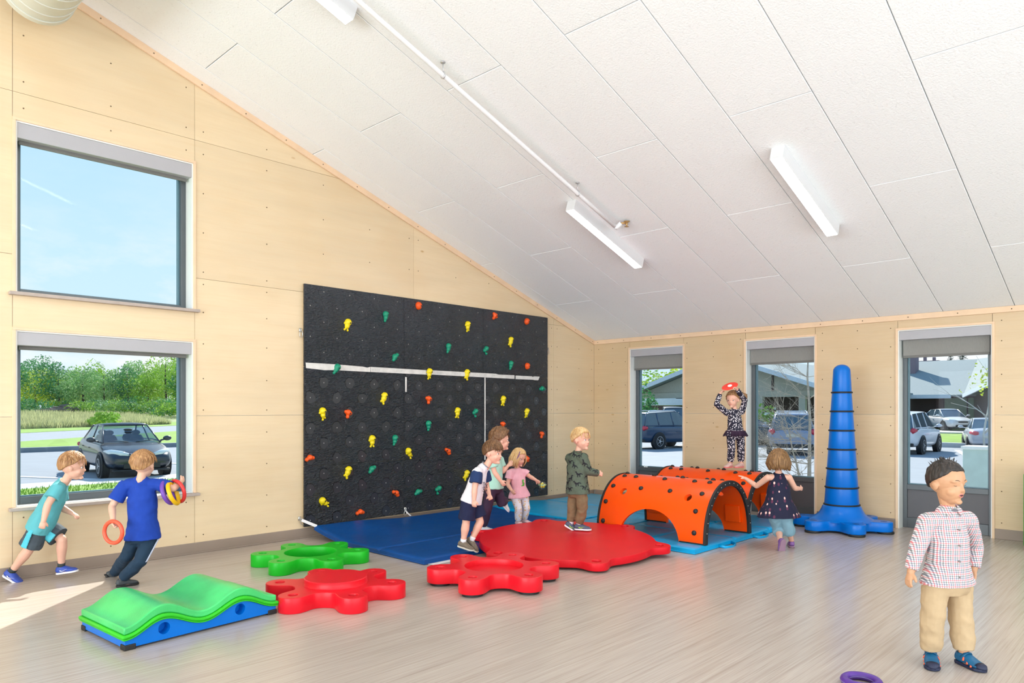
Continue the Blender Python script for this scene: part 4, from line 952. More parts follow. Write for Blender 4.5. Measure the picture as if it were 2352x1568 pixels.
    if mouth == 'closed':
        MB().ell(loc(0, .0735, -.0495), r*.0150*s, f*.0050*s, u*.0028*s, 16, 8).ell(loc(0, .0725, -.0550), r*.0125*s, f*.0055*s, u*.0036*s, 16, 8).build('lips', lipm, t, True, 0, org)
    else:
        big = 1.0 if mouth == 'open' else .6
        MB().ell(loc(0, .0735, -.052), r*.0125*s, f*.0048*s, u*.0062*s*big, 16, 8).build('mouth_opening', dkm, t, True, 0, org)
        lp = MB(); up_z = .0048*big+.002
        for sg in (1, -1): lp.loft([loc(x, .0765-abs(x)*.22, -.052+sg*up_z*(1-(x/.016)**2)) for x in (-.0155, -.009, -.003, .003, .009, .0155)], [.0008*s, .0024*s, .0030*s, .0030*s, .0024*s, .0008*s], f, 8)
        lp.build('lips', lipm, t, True, 0, org)
        if mouth == 'smile': MB().ell(loc(0, .0770, -.0495), r*.009*s, f*.0022*s, u*.0022*s, 12, 6).build('teeth', teeth, t, True, 0, org)
    # ---- hair
    hmb = hair_mesh(C, f, u, r, s, hair['style'], hair.get('seed', 1), hair.get('len', 0)); ho = hmb.build('hair', hair['mat'], t, True, 0, org)
    W.update(dict(C=C, f=f, u=u, r=r, org=org, t=t, s=s, hair=ho, shm=shm, shn=shn, N=N_))
    # ---- clothes
    if pants:
        mb = MB(); ex = pants.get('ex', .010)*s; ln = pants['len']; hw2 = (W['hiR']-W['hiL']).length/2+.046*s
        ax = [hip.lerp(shm, .10), hip, hip-(shm-hip).normalized()*.045*s]; mb.loft(ax, [(max(hw2*.96, .086*torso*s)+ex*.6, .073*torso*s+ex*.5), (max(hw2, .088*torso*s)+ex*.6, .074*torso*s+ex*.6), (hw2*.97+ex*.4, .060*torso*s+ex*.5)], [hvn]*3, 20)
        for sd in 'LR':
            a, b, c = W['hi'+sd], W['kn'+sd], W['an'+sd]; cs = [a+(a-b).normalized()*.03*s, a]; rs = [.036*s+ex, .050*s+ex]
            dn = Vector((0, 0, 0))
            if ln <= 1: cs += [a.lerp(b, ln*.5), a.lerp(b, ln)]; rs += [.054*s+ex*1.2, (.053-.004*ln)*s+ex*pants.get('cuff', 1.6)]
            else:
                l2 = ln-1; cs += [a.lerp(b, .5), b, b.lerp(c, l2*.5), b.lerp(c, l2)]; rs += [.047*s+ex, .042*s+ex, .041*s+ex*pants.get('cuff', 1), (.034 if l2 > .7 else .038)*s+ex*pants.get('cuff', 1)]
            mb.loft(cs, rs, None, 18)
        po = remesh('trousers' if ln > 1.05 else 'shorts', mb, pants['mat'], t, vox, 3, org, disp=pants.get('disp', .0045)*s, dscale=pants.get('ds', 13)); po.name = 'trousers' if ln > 1.05 else 'shorts'
        W['pants'] = po
        if pants.get('waist'): pass
    if shirt:
        mb = MB(); ex = shirt.get('ex', .010)*s; hem = shirt.get('hem', .05); torso_loft(mb, ex, True, hem, shirt.get('flare', 0)*s)
        sl = shirt['sleeve']
        if sl > 0: mb.capsule(W['shL'].lerp(shm, .2), W['shR'].lerp(shm, .2), .036*s+ex*.8, .036*s+ex*.8)
        for sd in 'LR':
            a, b, c = W['sh'+sd], W['el'+sd], W['ha'+sd]
            if sl <= 0: continue
            e2 = shirt.get('sex', ex)
            if sl <= 1: mb.loft([a-(b-a).normalized()*.02*s, a, a.lerp(b, sl*.6), a.lerp(b, sl)], [.026*s+e2, .036*s+e2, .035*s+e2*1.3, .035*s+e2*1.6], None, 16)
            else: mb.capsule(a, b, .035*s+e2, .028*s+e2*1.1, 16); mb.loft([b-(c-b).normalized()*.012*s, b, b.lerp(c, .5*(sl-1)), b.lerp(c, (sl-1))], [.024*s+e2, .029*s+e2, .026*s+e2, .021*s+e2*1.0], None, 16)
        W['shirt'] = remesh('shirt', mb, shirt['mat'], t, vox, 3, org, disp=shirt.get('disp', .004)*s, dscale=shirt.get('ds', 12))
        W['shirt'].name = shirt.get('name', 'shirt')
        if shirt.get('sleeve_mat'):
            mb = MB()
            for sd in 'LR':
                a, b = W['sh'+sd], W['el'+sd]; mb.loft([a-(b-a).normalized()*.008*s, a.lerp(b, .12), a.lerp(b, sl*.6), a.lerp(b, sl*1.03)], [.033*s+ex, .042*s+ex, .040*s+ex*1.4, .038*s+ex*1.7], None, 16)
                remesh('sleeve', mb, shirt['sleeve_mat'], t, vox, 2, org, disp=.002*s); mb = MB()
        if shirt.get('band'):
            d_ = (N_-shm).normalized(); MB().torus(N_+UP*.004*s, .036*s, .0055*s, shn, d_.cross(shn), 28, 8).build('neck_band', shirt['band'], t, True, 0, org)
    # ---- shoes
    if shoe:
        for sd in 'LR':
            fd, fu, fr = feet[sd]['f']; b = W['an'+sd]-fu*.058*s; k = 1.08
            def at(x, y, z): return b+fd*x*s+fr*y*s+fu*z*s
            mb = MB(); mb.loft([at(-.040, 0, .020), at(-.030, 0, .030), at(0, 0, .034), at(.030, 0, .032), at(.060, 0, .024), at(.092, 0, .020), at(.112, 0, .016)],
                               [(.014*s, .012*s), (.025*s, .024*s), (.029*s, .030*s), (.031*s, .026*s), (.034*s, .019*s), (.031*s, .014*s), (.012*s, .007*s)], fr, 18)
            mb.loft([at(-.004, 0, .02), at(-.006, 0, .058)], [(.026*s, .034*s), (.027*s, .033*s)], fr, 16)
            up_ = remesh('shoe', mb, shoe['mat'], t, .0035, 2, org)
            up_.name = 'shoe'
            ol = [(-.044, .0), (-.040, .017), (-.025, .027), (.0, .029), (.03, .030), (.06, .035), (.085, .035), (.105, .024), (.116, .006), (.114, -.012), (.10, -.027), (.08, -.034), (.055, -.032), (.03, -.027), (0, -.027), (-.025, -.026), (-.040, -.016)]
            MB().prism([at(x*1.03, y*1.02, 0) for x, y in ol], fu*.014*s).build('sole', shoe['sole'], up_, False, .004*s, org)
            if shoe.get('lace'):
                mb = MB()
                for k in range(4): mb.tube([at(.024+.013*k, -.014, .054-.0055*k), at(.028+.013*k, 0, .060-.0062*k), at(.026+.013*k, .014, .054-.0055*k)], .0018*s, 6)
                mb.build('laces', shoe['lace'], up_, True, 0, org)
            if shoe.get('trim'):
                for sg in (-1, 1):
                    mb = MB()
                    for x0_, z0_ in ((.018, .046), (.040, .036), (.060, .028)): mb.loft([at(x0_, sg*.018, z0_+.006), at(x0_+.006, sg*.029, z0_-.006), at(x0_+.010, sg*.0345, z0_-.016)], [(.005*s, .003*s)]*3, fd, 8)
                    mb.build('shoe_trim', shoe['trim'], up_, True, 0, org)
                mb = MB(); mb.loft([at(.012, -.030, .040), at(.020, -.016, .060), at(.022, 0, .065), at(.020, .016, .060), at(.012, .030, .040)], [(.010*s, .0035*s)]*5, fd, 8); mb.build('strap', shoe['strap'], up_, True, 0, org)
                MB().loft([at(.085, 0, .022), at(.104, 0, .019), at(.120, 0, .013)], [(.031*s, .0165*s), (.026*s, .015*s), (.010*s, .008*s)], fr, 16).build('toe_cap', shoe['toe'], up_, True, 0, org)
            if shoe.get('swoosh'):
                for sg in (-1, 1):
                    c_ = [(-.004, .030), (.012, .022), (.026, .024), (.060, .040), (.030, .0285), (.016, .0265), (.004, .034)]
                    mb = MB(); mb.prism([at(x, sg*.0325, z*.9+.002) for x, z in c_], fr*sg*.003*s); mb.build('curved_tick_mark', shoe['swoosh'], up_, False, 0, org)
            if shoe.get('sock'):
                a_ = W['an'+sd]; kn = W['kn'+sd]; d_ = (kn-a_).normalized(); MB().loft([a_-d_*.012*s, a_+d_*.012*s, a_+d_*shoe.get('sockh', .035)*s], [.026*s, .0262*s, .0275*s], None, 16).build('sock', shoe['sock'], t, True, 0, org)
    return W

def pattern(m, fn):
    N, L, b = nodes(m); src = b.inputs['Base Color'].links[0].from_socket
    tc = N.new('ShaderNodeTexCoord'); L.new(fn(N, L, tc.outputs['Object'], src), b.inputs['Base Color']); return m
def spots(scale, thr, col_, stretch=(1, 1, 1), sharp=.02):
    def fn(N, L, vec, src):
        mp = N.new('ShaderNodeMapping'); mp.inputs['Scale'].default_value = stretch; L.new(vec, mp.inputs[0])
        v = N.new('ShaderNodeTexVoronoi'); v.inputs['Scale'].default_value = scale; v.inputs['Randomness'].default_value = .8; L.new(mp.outputs[0], v.inputs['Vector'])
        r = N.new('ShaderNodeMapRange'); r.inputs['From Min'].default_value = thr; r.inputs['From Max'].default_value = thr+sharp; r.inputs['To Min'].default_value = 1; r.inputs['To Max'].default_value = 0; L.new(v.outputs['Distance'], r.inputs['Value'])
        return mix(N, L, r.outputs[0], src, col_)
    return fn
def plaid(axis):
    ax, ay = axis
    def fn(N, L, vec, src):
        s_ = N.new('ShaderNodeSeparateXYZ'); L.new(vec, s_.inputs[0]); x, y, z = s_.outputs
        g = math_(N, L, 'ADD', math_(N, L, 'MULTIPLY', x, ax), math_(N, L, 'MULTIPLY', y, ay))
        h = math_(N, L, 'ADD', math_(N, L, 'MULTIPLY', x, -ay), math_(N, L, 'MULTIPLY', y, ax))
        a = g
        outs = []
        for c in (a, z):
            p = .0098; w1 = math_(N, L, 'LESS_THAN', math_(N, L, 'FRACT', math_(N, L, 'MULTIPLY', c, 1/p)), .46)
            idx = math_(N, L, 'FLOOR', math_(N, L, 'MULTIPLY', c, 1/p)); m3 = math_(N, L, 'FRACT', math_(N, L, 'MULTIPLY', math_(N, L, 'ADD', idx, .1), 1/3.0))
            c1 = mix(N, L, math_(N, L, 'LESS_THAN', m3, .33), mix(N, L, math_(N, L, 'LESS_THAN', m3, .66), (.03, .05, .045), (.035, .045, .13)), (.62, .035, .05))
            outs.append((w1, c1))
        base = (.74, .73, .74); k1 = mix(N, L, math_(N, L, 'MULTIPLY', outs[0][0], .62), base, outs[0][1]); k2 = mix(N, L, math_(N, L, 'MULTIPLY', outs[1][0], .55), k1, outs[1][1]); return k2
    return fn
def hairmat(name, c, light, streak=(50, 50, 5)):
    m = mat(name, c, .5, nscale=3, namt=.12, bscale=6, bstr=.5, stretch=streak, bdist=.004); N, L, b = nodes(m); src = b.inputs['Base Color'].links[0].from_socket
    tc = N.new('ShaderNodeTexCoord'); mp = N.new('ShaderNodeMapping'); mp.inputs['Scale'].default_value = (70, 70, 8); L.new(tc.outputs['Object'], mp.inputs[0])
    g = N.new('ShaderNodeTexNoise'); g.inputs['Scale'].default_value = 1.3; L.new(mp.outputs[0], g.inputs['Vector']); r = N.new('ShaderNodeMapRange'); r.inputs['From Min'].default_value = .45; r.inputs['From Max'].default_value = .7; L.new(g.outputs['Fac'], r.inputs['Value'])
    L.new(mix(N, L, r.outputs[0], src, light), b.inputs['Base Color']); return m
fair = skinmat('fair_skin', (.74, .45, .33)); fair2 = skinmat('rosy_skin', (.76, .43, .32)); tan = skinmat('tan_skin', (.56, .30, .165))
hblack = hairmat('black_hair', (.018, .014, .012), (.05, .036, .028)); hbrown = hairmat('brown_hair', (.13, .058, .022), (.26, .13, .055)); hbrown2 = hairmat('light_brown_hair', (.25, .125, .05), (.46, .27, .12)); hbob = hairmat('chestnut_bob_hair', (.17, .085, .03), (.33, .18, .07)); hginger = hairmat('sandy_hair', (.36, .18, .075), (.55, .32, .14)); hblond = hairmat('blond_hair', (.62, .38, .16), (.82, .62, .34))

# -- the boy in the checked shirt
tanp = cloth('khaki_twill', (.50, .365, .215))
check = pattern(cloth('checked_cotton', (.8, .8, .8)), plaid((RT.x, RT.y)))
tealn = mat('teal_shoe', (.004, .10, .22), .5); orx = mat('orange_trim', (.80, .13, .05), .5); nvy = mat('navy_rubber', (.01, .016, .05), .55)
I_ = kid('boy with short black hair in a checked shirt and khaki trousers', 1.03,
    dict(head=(2176, 1107), neck=(2180, 1164, .01), shR=(2130, 1196, -.01), shL=(2222, 1192, .02), elR=(2108, 1258, -.03), haR=(2092, 1313, -.05), elL=(2240, 1254, .10), haL=(2236, 1308, .06),
         hiR=(2150, 1338, -.02), hiL=(2202, 1340, .04), knR=(2141, 1430, -.02), knL=(2208, 1432, .02)), 3.55, 0, (-68, -4), dict(style='buzz', mat=hblack, seed=3), tan,
    shirt=dict(mat=check, sleeve=1.9, hem=-.02, ex=.011, sex=.009, disp=.003), pants=dict(mat=tanp, len=1.9, ex=.010, cuff=1.15, disp=.006), torso=1.10,
    shoe=dict(mat=tealn, sole=nvy, trim=orx, strap=tealn, toe=nvy), feet=dict(R=dict(g=(2138, 1524), phi=-116), L=dict(g=(2214, 1526), phi=-76)), mouth='open', eyes='closed', vox=.0042,
    hands=dict(R=dict(curl=.35), L=dict(curl=.4)))
s, org, t = I_['s'], I_['org'], I_['t']
front = idir(-92)
# collar, undershirt, buttons, belt loops
N_ = I_['N']; mb = MB(); sd_ = I_['shn']
for g_ in (-1, 1):
    a = N_+UP*.010*s+sd_*g_*.040*s-front*.004*s; c = N_-UP*.022*s+front*.052*s+sd_*g_*.014*s; d_ = N_-UP*.040*s+front*.058*s+sd_*g_*.034*s; e_ = N_-UP*.014*s+sd_*g_*.062*s+front*.010*s
    mb.prism([a, c, d_, e_], (front+UP*.6).normalized()*.005)
mb.loft([N_+UP*.008*s-sd_*.042*s, N_+UP*.014*s-front*.036*s-sd_*.02*s, N_+UP*.014*s-front*.036*s+sd_*.02*s, N_+UP*.008*s+sd_*.042*s], [(.004*s, .002*s), (.016*s, .004*s), (.016*s, .004*s), (.004*s, .002*s)], (0, 0, 1), 8)
mb.build('collar', check, t, False, .002, org)
MB().ell(N_-UP*.012*s+front*.018*s, sd_*.032*s, front*.030*s, UP*.012*s).build('undershirt', mat('grey_undershirt', (.15, .15, .17), .9), t, True, 0, org)
bmt = mat('button_grey', (.2, .19, .18), .4)
for k in range(4):
    p = N_.lerp(I_['pel'], .26+.2*k)+front*(.088 if k else .078)*s; MB().cyl(p, p+front*.012, .0042*s, 12).build('shirt_button', bmt, t, True, 0, org)
wc = cloth('white_hem', (.75, .72, .78)); 

# -- boy in blue with the rings, seen from behind
bluet = cloth('royal_blue_jersey', (.003, .045, .36)); navyt = cloth('navy_tracksuit', (.006, .030, .065)); greys = mat('grey_shoe', (.05, .06, .07), .6)
B_ = kid('boy in a royal blue T-shirt and navy trousers running with rings on his arm', .95,
    dict(head=(330, 1066, .02), neck=(322, 1098, 0), shL=(288, 1112, .02), shR=(366, 1112, .05), elL=(257, 1163, -.03), haL=(260, 1196, -.12), elR=(398, 1122, .05), haR=(416, 1106, .16),
         hiL=(312, 1232, .0), hiR=(344, 1233, .04), knL=(292, 1277, .05), knR=(322, 1288, -.05), anL=(262, 1316, .32)), 5.12, 0, (86, 0), dict(style='short', mat=hginger, seed=5), fair,
    shirt=dict(mat=bluet, sleeve=.72, hem=.02, ex=.016, sex=.013, disp=.006), pants=dict(mat=navyt, len=1.92, ex=.007, cuff=1), shoe=dict(mat=greys, sole=blk),
    feet=dict(L=dict(phi=40, pitch=-50), R=dict(g=(281, 1347), phi=48, pitch=0)), hands=dict(L=dict(curl=1.1, dir=(0, -70), palm=(-10, 0)), R=dict(curl=.6)), torso=1.08)
s, org, t = B_['s'], B_['org'], B_['t']
mb = MB(); a, b, c = B_['hiR'], B_['knR'], B_['anR']; o_s = RT*.060*s+FW*.01
for q_ in (0, .012): mb.tube([a+o_s+RT*.012+FW*q_-FW*.012, a.lerp(b, .5)+RT*.060*s+FW*q_, b+RT*.050*s+FW*q_-FW*.006, b.lerp(c, .5)+RT*.046*s+FW*q_-FW*.006, b.lerp(c, .9)+RT*.040*s+FW*q_-FW*.006], .0028, 6)
mb.build('side_stripe', mat('white_piping', (.6, .65, .8), .7), t, True, 0, org)
def ring(label, c, ax, R, r_, m, grp='foam toss rings held by the boy in blue'):
    ax = Vector(ax).normalized(); a1 = ax.orthogonal().normalized(); a2 = ax.cross(a1)
    t = thing('toss_ring', label, 'toss ring', c, 0, grp); MB().torus((0, 0, 0), R, r_, a1, a2, 36, 12).build('ring_body', m, t, True)
    MB().torus((0, 0, 0), R, r_*1.03, a1, a2, 36, 12, .16).build('seam', m, t, True); return t
foam = lambda n, c: mat(n, c, .38, nscale=10, namt=.06)
el, ha = B_['elR'], B_['haR']; sh_ = B_['shR']; axis = (RT*.93+FW*.30+UP*.05)
ring('purple toss ring around the upper arm of the boy in blue', sh_.lerp(el, .62)-UP*.040, RT*.95+FW*.05+UP*.33, .080, .015, foam('violet_foam', (.16, .06, .42)))
ring('yellow toss ring between the purple and red rings on the boy\'s arm', sh_.lerp(el, 1.0)-UP*.035, RT*.90+FW*.15+UP*.36, .078, .015, foam('yellow_foam', (.84, .50, .004)))
ring('red toss ring nearest the hand on the outstretched arm of the boy in blue', el.lerp(ha, .60)-UP*.048-FW*.01, RT*.45+FW*.75+UP*.20, .080, .0135, foam('red_foam', (.68, .035, .035)))
ring('orange-red toss ring held behind the back of the boy in blue', B_['haL']+Vector((0, 0, -.075))-FW*.02+RT*.012, FW*.95+RT*.25, .076, .0135, foam('coral_foam', (.85, .10, .045)))
MB().ell(el.lerp(ha, .55)-UP*.028, RT*.034, FW*.02, UP*.018).build('blue_wristband', mat('band', (.05, .15, .35), .6), t, True, 0, org)

# -- boy in teal running at the left
teal = cloth('teal_jersey', (.10, .42, .48)); dks = cloth('charcoal_sport_short', (.055, .075, .095)); tst = cloth('turquoise_side_panel', (.08, .50, .62)); bls = mat('blue_running_shoe', (.03, .07, .38), .5); wsole = mat('white_sole', (.78, .78, .82), .5)
A2 = kid('boy in a teal T-shirt and dark shorts with turquoise panels running along the end wall', .98,
    dict(head=(168, 1070, 0), neck=(147, 1104, .0), shR=(134, 1120, -.07), shL=(140, 1120, .09), elR=(110, 1158, -.15), haR=(100, 1196, -.17), elL=(140, 1165, .12), haL=(165, 1178, .10),
         hiR=(92, 1206, -.05), hiL=(97, 1204, .06), knR=(66, 1262, -.04), anR=(27, 1312, -.02), knL=(142, 1238, .06), anL=(141, 1300, .10)), 5.28, 0, (24, -6), dict(style='short', mat=hginger, seed=8), fair2,
    shirt=dict(mat=teal, sleeve=.62, hem=.035, ex=.014, sex=.012), pants=dict(mat=dks, len=.84, ex=.015, cuff=2.0, disp=.005), shoe=dict(mat=bls, sole=wsole, sock=mat('dark_sock', (.03, .04, .04), .8), sockh=.03, swoosh=mat('white_tick', (.8, .8, .85), .5)),
    feet=dict(R=dict(phi=0, pitch=-28), L=dict(phi=5, pitch=8)), hands=dict(R=dict(curl=.9), L=dict(curl=.6, palm=(0, -90))), mouth='closed', eyes='open')
s, org, t = A2['s'], A2['org'], A2['t']; a, b = A2['hiL'], A2['knL']
mb = MB(); n0 = -FW; mb.loft([A2['hiR'].lerp(A2['knR'], .12)-FW*.075*s, A2['hiR'].lerp(A2['knR'], .3)-FW*.084*s, A2['hiR'].lerp(A2['knR'], .84)-FW*.080*s], [(.016*s, .006*s), (.022*s, .006*s), (.026*s, .006*s)], RT, 10)
mb.loft([a-FW*.075*s+RT*.01, a.lerp(b, .4)-FW*.085*s, a.lerp(b, .86)-FW*.075*s], [(.026*s, .012*s), (.036*s, .014*s), (.040*s, .014*s)], (0, 0, 1), 12); remesh('side_panel', mb, tst, t, .005, 2, org)

# -- boy with the white shirt and navy sleeves
wprint = pattern(cloth('white_shirt_with_dark_brush_print', (.76, .74, .80)), lambda N, L, vec, src: src)
N, L, b = nodes(wprint); src = b.inputs['Base Color'].links[0].from_socket
navys = cloth('navy_sleeve', (.008, .030, .11)); navyp = cloth('dark_navy_shorts', (.004, .008, .045))
khs = mat('taupe_shoe', (.16, .125, .09), .7, nscale=60, namt=.2); pale = mat('cream_sole', (.62, .58, .50), .6)
C2 = kid('brown-haired boy in a white T-shirt with navy sleeves and navy shorts', .96,
    dict(head=(1133, 1038, 0), neck=(1116, 1068, 0), shR=(1096, 1083, -.07), shL=(1112, 1080, .09), elR=(1090, 1124, -.11), haR=(1089, 1148, -.12), elL=(1118, 1118, .12), haL=(1124, 1136, .08),
         hiR=(1076, 1152, -.05), hiL=(1088, 1150, .06), knR=(1070, 1203, -.05), knL=(1103, 1198, .04), anR=(1064, 1243, -.03), anL=(1084, 1238, .03)), 6.12, .05, (-24, -8), dict(style='fringe', mat=hbrown, seed=11), fair2,
    shirt=dict(mat=wprint, sleeve=.62, hem=.01, ex=.012, sleeve_mat=navys, band=mat('grey_band', (.22, .24, .28), .9)), pants=dict(mat=navyp, len=.80, ex=.015, cuff=1.6), shoe=dict(mat=khs, sole=pale, lace=pale, sock=whitec, sockh=.025),
    feet=dict(R=dict(phi=-20, pitch=-12), L=dict(phi=-28, pitch=-38)), hands=dict(R=dict(curl=.7), L=dict(curl=1.0, palm=(-90, 0))), mouth='smile', brow=browd)
s, org, t = C2['s'], C2['org'], C2['t']; rnd = random.Random(4); mb = MB(); fr_ = idir(-40); ce = C2['N'].lerp(C2['pel'], .62)
for k in range(26):
    a0 = rnd.uniform(-1.6, 1.6); x = rnd.uniform(-.020, .040); z = rnd.uniform(-.05, .05); ln = rnd.uniform(.014, .034)
    side_ = fr_.cross(UP).normalized()*-1; c0 = ce+side_*x+UP*z+fr_*(.098-abs(x)*.25)*s; d_ = (UP*math.cos(a0*.6)+side_*math.sin(a0)).normalized()
    mb.loft([c0-d_*ln*.5, c0, c0+d_*ln*.5], [(.0006, .002), (.0022, .002), (.0005, .002)], side_, 6)
mb.build('brush_print', mat('ink_navy', (.03, .03, .06), .7), t, False, 0, org)

# -- child behind, curly brown hair, mint top
mint = cloth('mint_jersey', (.36, .62, .52)); plum = cloth('dark_plum_trousers', (.035, .014, .04))
Dk = kid('child with curly brown hair and a mint top running behind the two in front', 1.0,
    dict(head=(1150, 1010, 0), neck=(1141, 1040, 0), shR=(1128, 1055, -.06), shL=(1146, 1054, .08), elR=(1136, 1085, -.07), haR=(1150, 1104, -.06), elL=(1155, 1082, .1), haL=(1166, 1070, .12),
         hiR=(1128, 1122, -.05), hiL=(1140, 1121, .06), knR=(1118, 1170, -.03), knL=(1152, 1155, .05), anL=(1160, 1148, .22)), 7.0, .05, (14, 0), dict(style='curly', mat=hbrown, seed=14), fair2,
    shirt=dict(mat=mint, sleeve=.6, hem=.0, ex=.011), pants=dict(mat=plum, len=1.9, ex=.006), shoe=dict(mat=mat('white_shoe', (.7, .7, .72), .5), sole=wsole, lace=blk), feet=dict(R=dict(g=(1110, 1222), phi=0), L=dict(phi=-5, pitch=-48)))

# -- little girl in pink
pink = cloth('pink_jersey', (.86, .47, .56)); 
def dashes(N, L, vec, src):
    mp = N.new('ShaderNodeMapping'); mp.inputs['Scale'].default_value = (26, 26, 46); L.new(vec, mp.inputs[0])
    v = N.new('ShaderNodeTexVoronoi'); v.inputs['Scale'].default_value = 1; v.inputs['Randomness'].default_value = .5; L.new(mp.outputs[0], v.inputs['Vector'])
    return mix(N, L, math_(N, L, 'LESS_THAN', v.outputs['Distance'], .30), src, (.78, .48, .14))
legg = pattern(cloth('white_leggings_with_orange_marks', (.70, .69, .74)), dashes)
E2 = kid('little girl in a pink T-shirt and pale printed leggings holding a net toy', .86,
    dict(head=(1192, 1050, 0), neck=(1187, 1075, 0), shR=(1172, 1084, -.04), shL=(1204, 1084, .05), elR=(1166, 1112, -.05), haR=(1175, 1126, -.10), elL=(1217, 1094, .04), haL=(1231, 1102, .02),
         hiR=(1182, 1137, -.02), hiL=(1203, 1137, .03), knR=(1191, 1168, -.08), knL=(1209, 1167, .0), anR=(1190, 1196, -.02), anL=(1204, 1192, .06)), 7.42, .05, (-38, -18), dict(style='long', mat=hblond, seed=17, len=.115), fair2,
    shirt=dict(mat=pink, sleeve=.55, hem=.025, ex=.012, flare=.008), pants=dict(mat=legg, len=1.9, ex=.006, disp=.002), shoe=dict(mat=mat('pale_pink_shoe', (.7, .5, .52), .6), sole=wsole), feet=dict(R=dict(phi=-50), L=dict(phi=-30)),
    hands=dict(R=dict(curl=.6), L=dict(curl=.9, dir=(0, -30))), mouth='small', iris=irisb, brow=browl)
s, org, t = E2['s'], E2['org'], E2['t']
C, f, u, r = E2['C'], E2['f'], E2['u'], E2['r']; mb = MB()
for k in range(3): mb.loft([C+u*.09*s+f*.03*s+r*(.045+.006*k)*s, C+u*.04*s+f*.045*s+r*(.076+.003*k)*s, C-u*.05*s+f*.030*s+r*(.088+.002*k)*s, C-u*.10*s+f*.02*s+r*.082*s], [(.003*s, .002*s), (.006*s, .003*s), (.005*s, .003*s), (.001, .001)], f, 6)
mb.build('purple_hair_strand', mat('violet_hair', (.20, .08, .24), .6), t, True, 0, org)
fr_ = idir(-60); sd_ = fr_.cross(UP)*-1; ce = E2['N'].lerp(E2['pel'], .50)+fr_*.086*s+sd_*.012
def M3(p): return ce+sd_*p[0]+UP*p[1]
mb = MB(); mb.loft([M3((-.018, -.035))-fr_*.004, M3((-.004, -.036)), M3((.010, -.030)), M3((.013, -.012)), M3((.004, .004)), M3((.004, .018)), M3((.013, .026))-fr_*.002], [(.002, .004), (.006, .004), (.011, .004), (.010, .004), (.007, .004), (.010, .004), (.008, .004)], sd_, 10)
mb.build('green_creature_print', mat('print_green', (.10, .50, .05), .6), t, True, 0, org)
hh = E2['haL']+RT*.03-UP*.012
tt = thing('net_toy', 'small clear rattle with yellow pieces held by the girl in pink', 'toy', hh)
cc = RT*.045-UP*.048
MB().loft([(0, 0, 0), cc*.3, cc*.75, cc*1.25, cc*1.5], [.006, .018, .040, .036, .012], None, 20).build('clear_cup', glassmat('clear_plastic', (.9, .98, .92), 1.4, .05, .12), tt, True)
mb = MB(); rnd = random.Random(3)
for k in range(9): a0 = rnd.uniform(0, 6.3); c0 = cc*(.85+.1*rnd.random())+RT*.02*math.cos(a0)+UP*.018*math.sin(a0); mb.ell(c0, RT*.009, FW*.008, UP*.012)
mb.build('yellow_pieces', mat('yellow_bits', (.80, .62, .02), .5), tt, True)
MB().torus(cc*.8, .040, .0035, RT, (cc.cross(RT)).normalized() if cc.cross(RT).length > 0 else FW, 24, 8).build('rim', mat('pale_green', (.35, .65, .35), .4), tt, True)

# -- boy in the dinosaur print jacket on the red disc
dino = cloth('sage_green_fleece', (.085, .115, .082), nscale=30, namt=.12)
olive = cloth('olive_brown_cords', (.20, .135, .07), namt=.2)
F2 = kid('blond boy in a dark green printed jacket standing on the red disc', 1.0,
    dict(head=(1335, 1008, 0), neck=(1327, 1038, .0), shL=(1309, 1052, .08), shR=(1339, 1050, -.06), elL=(1322, 1088, .16), haL=(1345, 1085, .18), elR=(1351, 1082, -.06), haR=(1374, 1087, -.02),
         hiL=(1319, 1131, .05), hiR=(1335, 1131, -.05), knL=(1315, 1168, .05), knR=(1338, 1168, -.05), anL=(1312, 1200, .07)), 6.72, disc_z(5.34, 4.28)+.004, (-38, -2), dict(style='short', mat=hblond, seed=21), fair2,
    shirt=dict(mat=dino, sleeve=1.97, hem=.01, ex=.017, sex=.012, disp=.005, band=dino), pants=dict(mat=olive, len=1.88, ex=.008, disp=.007), shoe=dict(mat=mat('slate_shoe', (.07, .085, .14), .6), sole=wsole, sock=whitec, sockh=.02, swoosh=mat('neon_tick', (.45, .85, .02), .4)),
    feet=dict(L=dict(phi=-8, pitch=-30), R=dict(g=(1330, 1217), z=disc_z(5.35, 4.2)+.004, phi=-14)), hands=dict(R=dict(curl=1.2), L=dict(curl=1)), torso=1.1, iris=irisl, brow=browl)
s, org, t = F2['s'], F2['org'], F2['t']
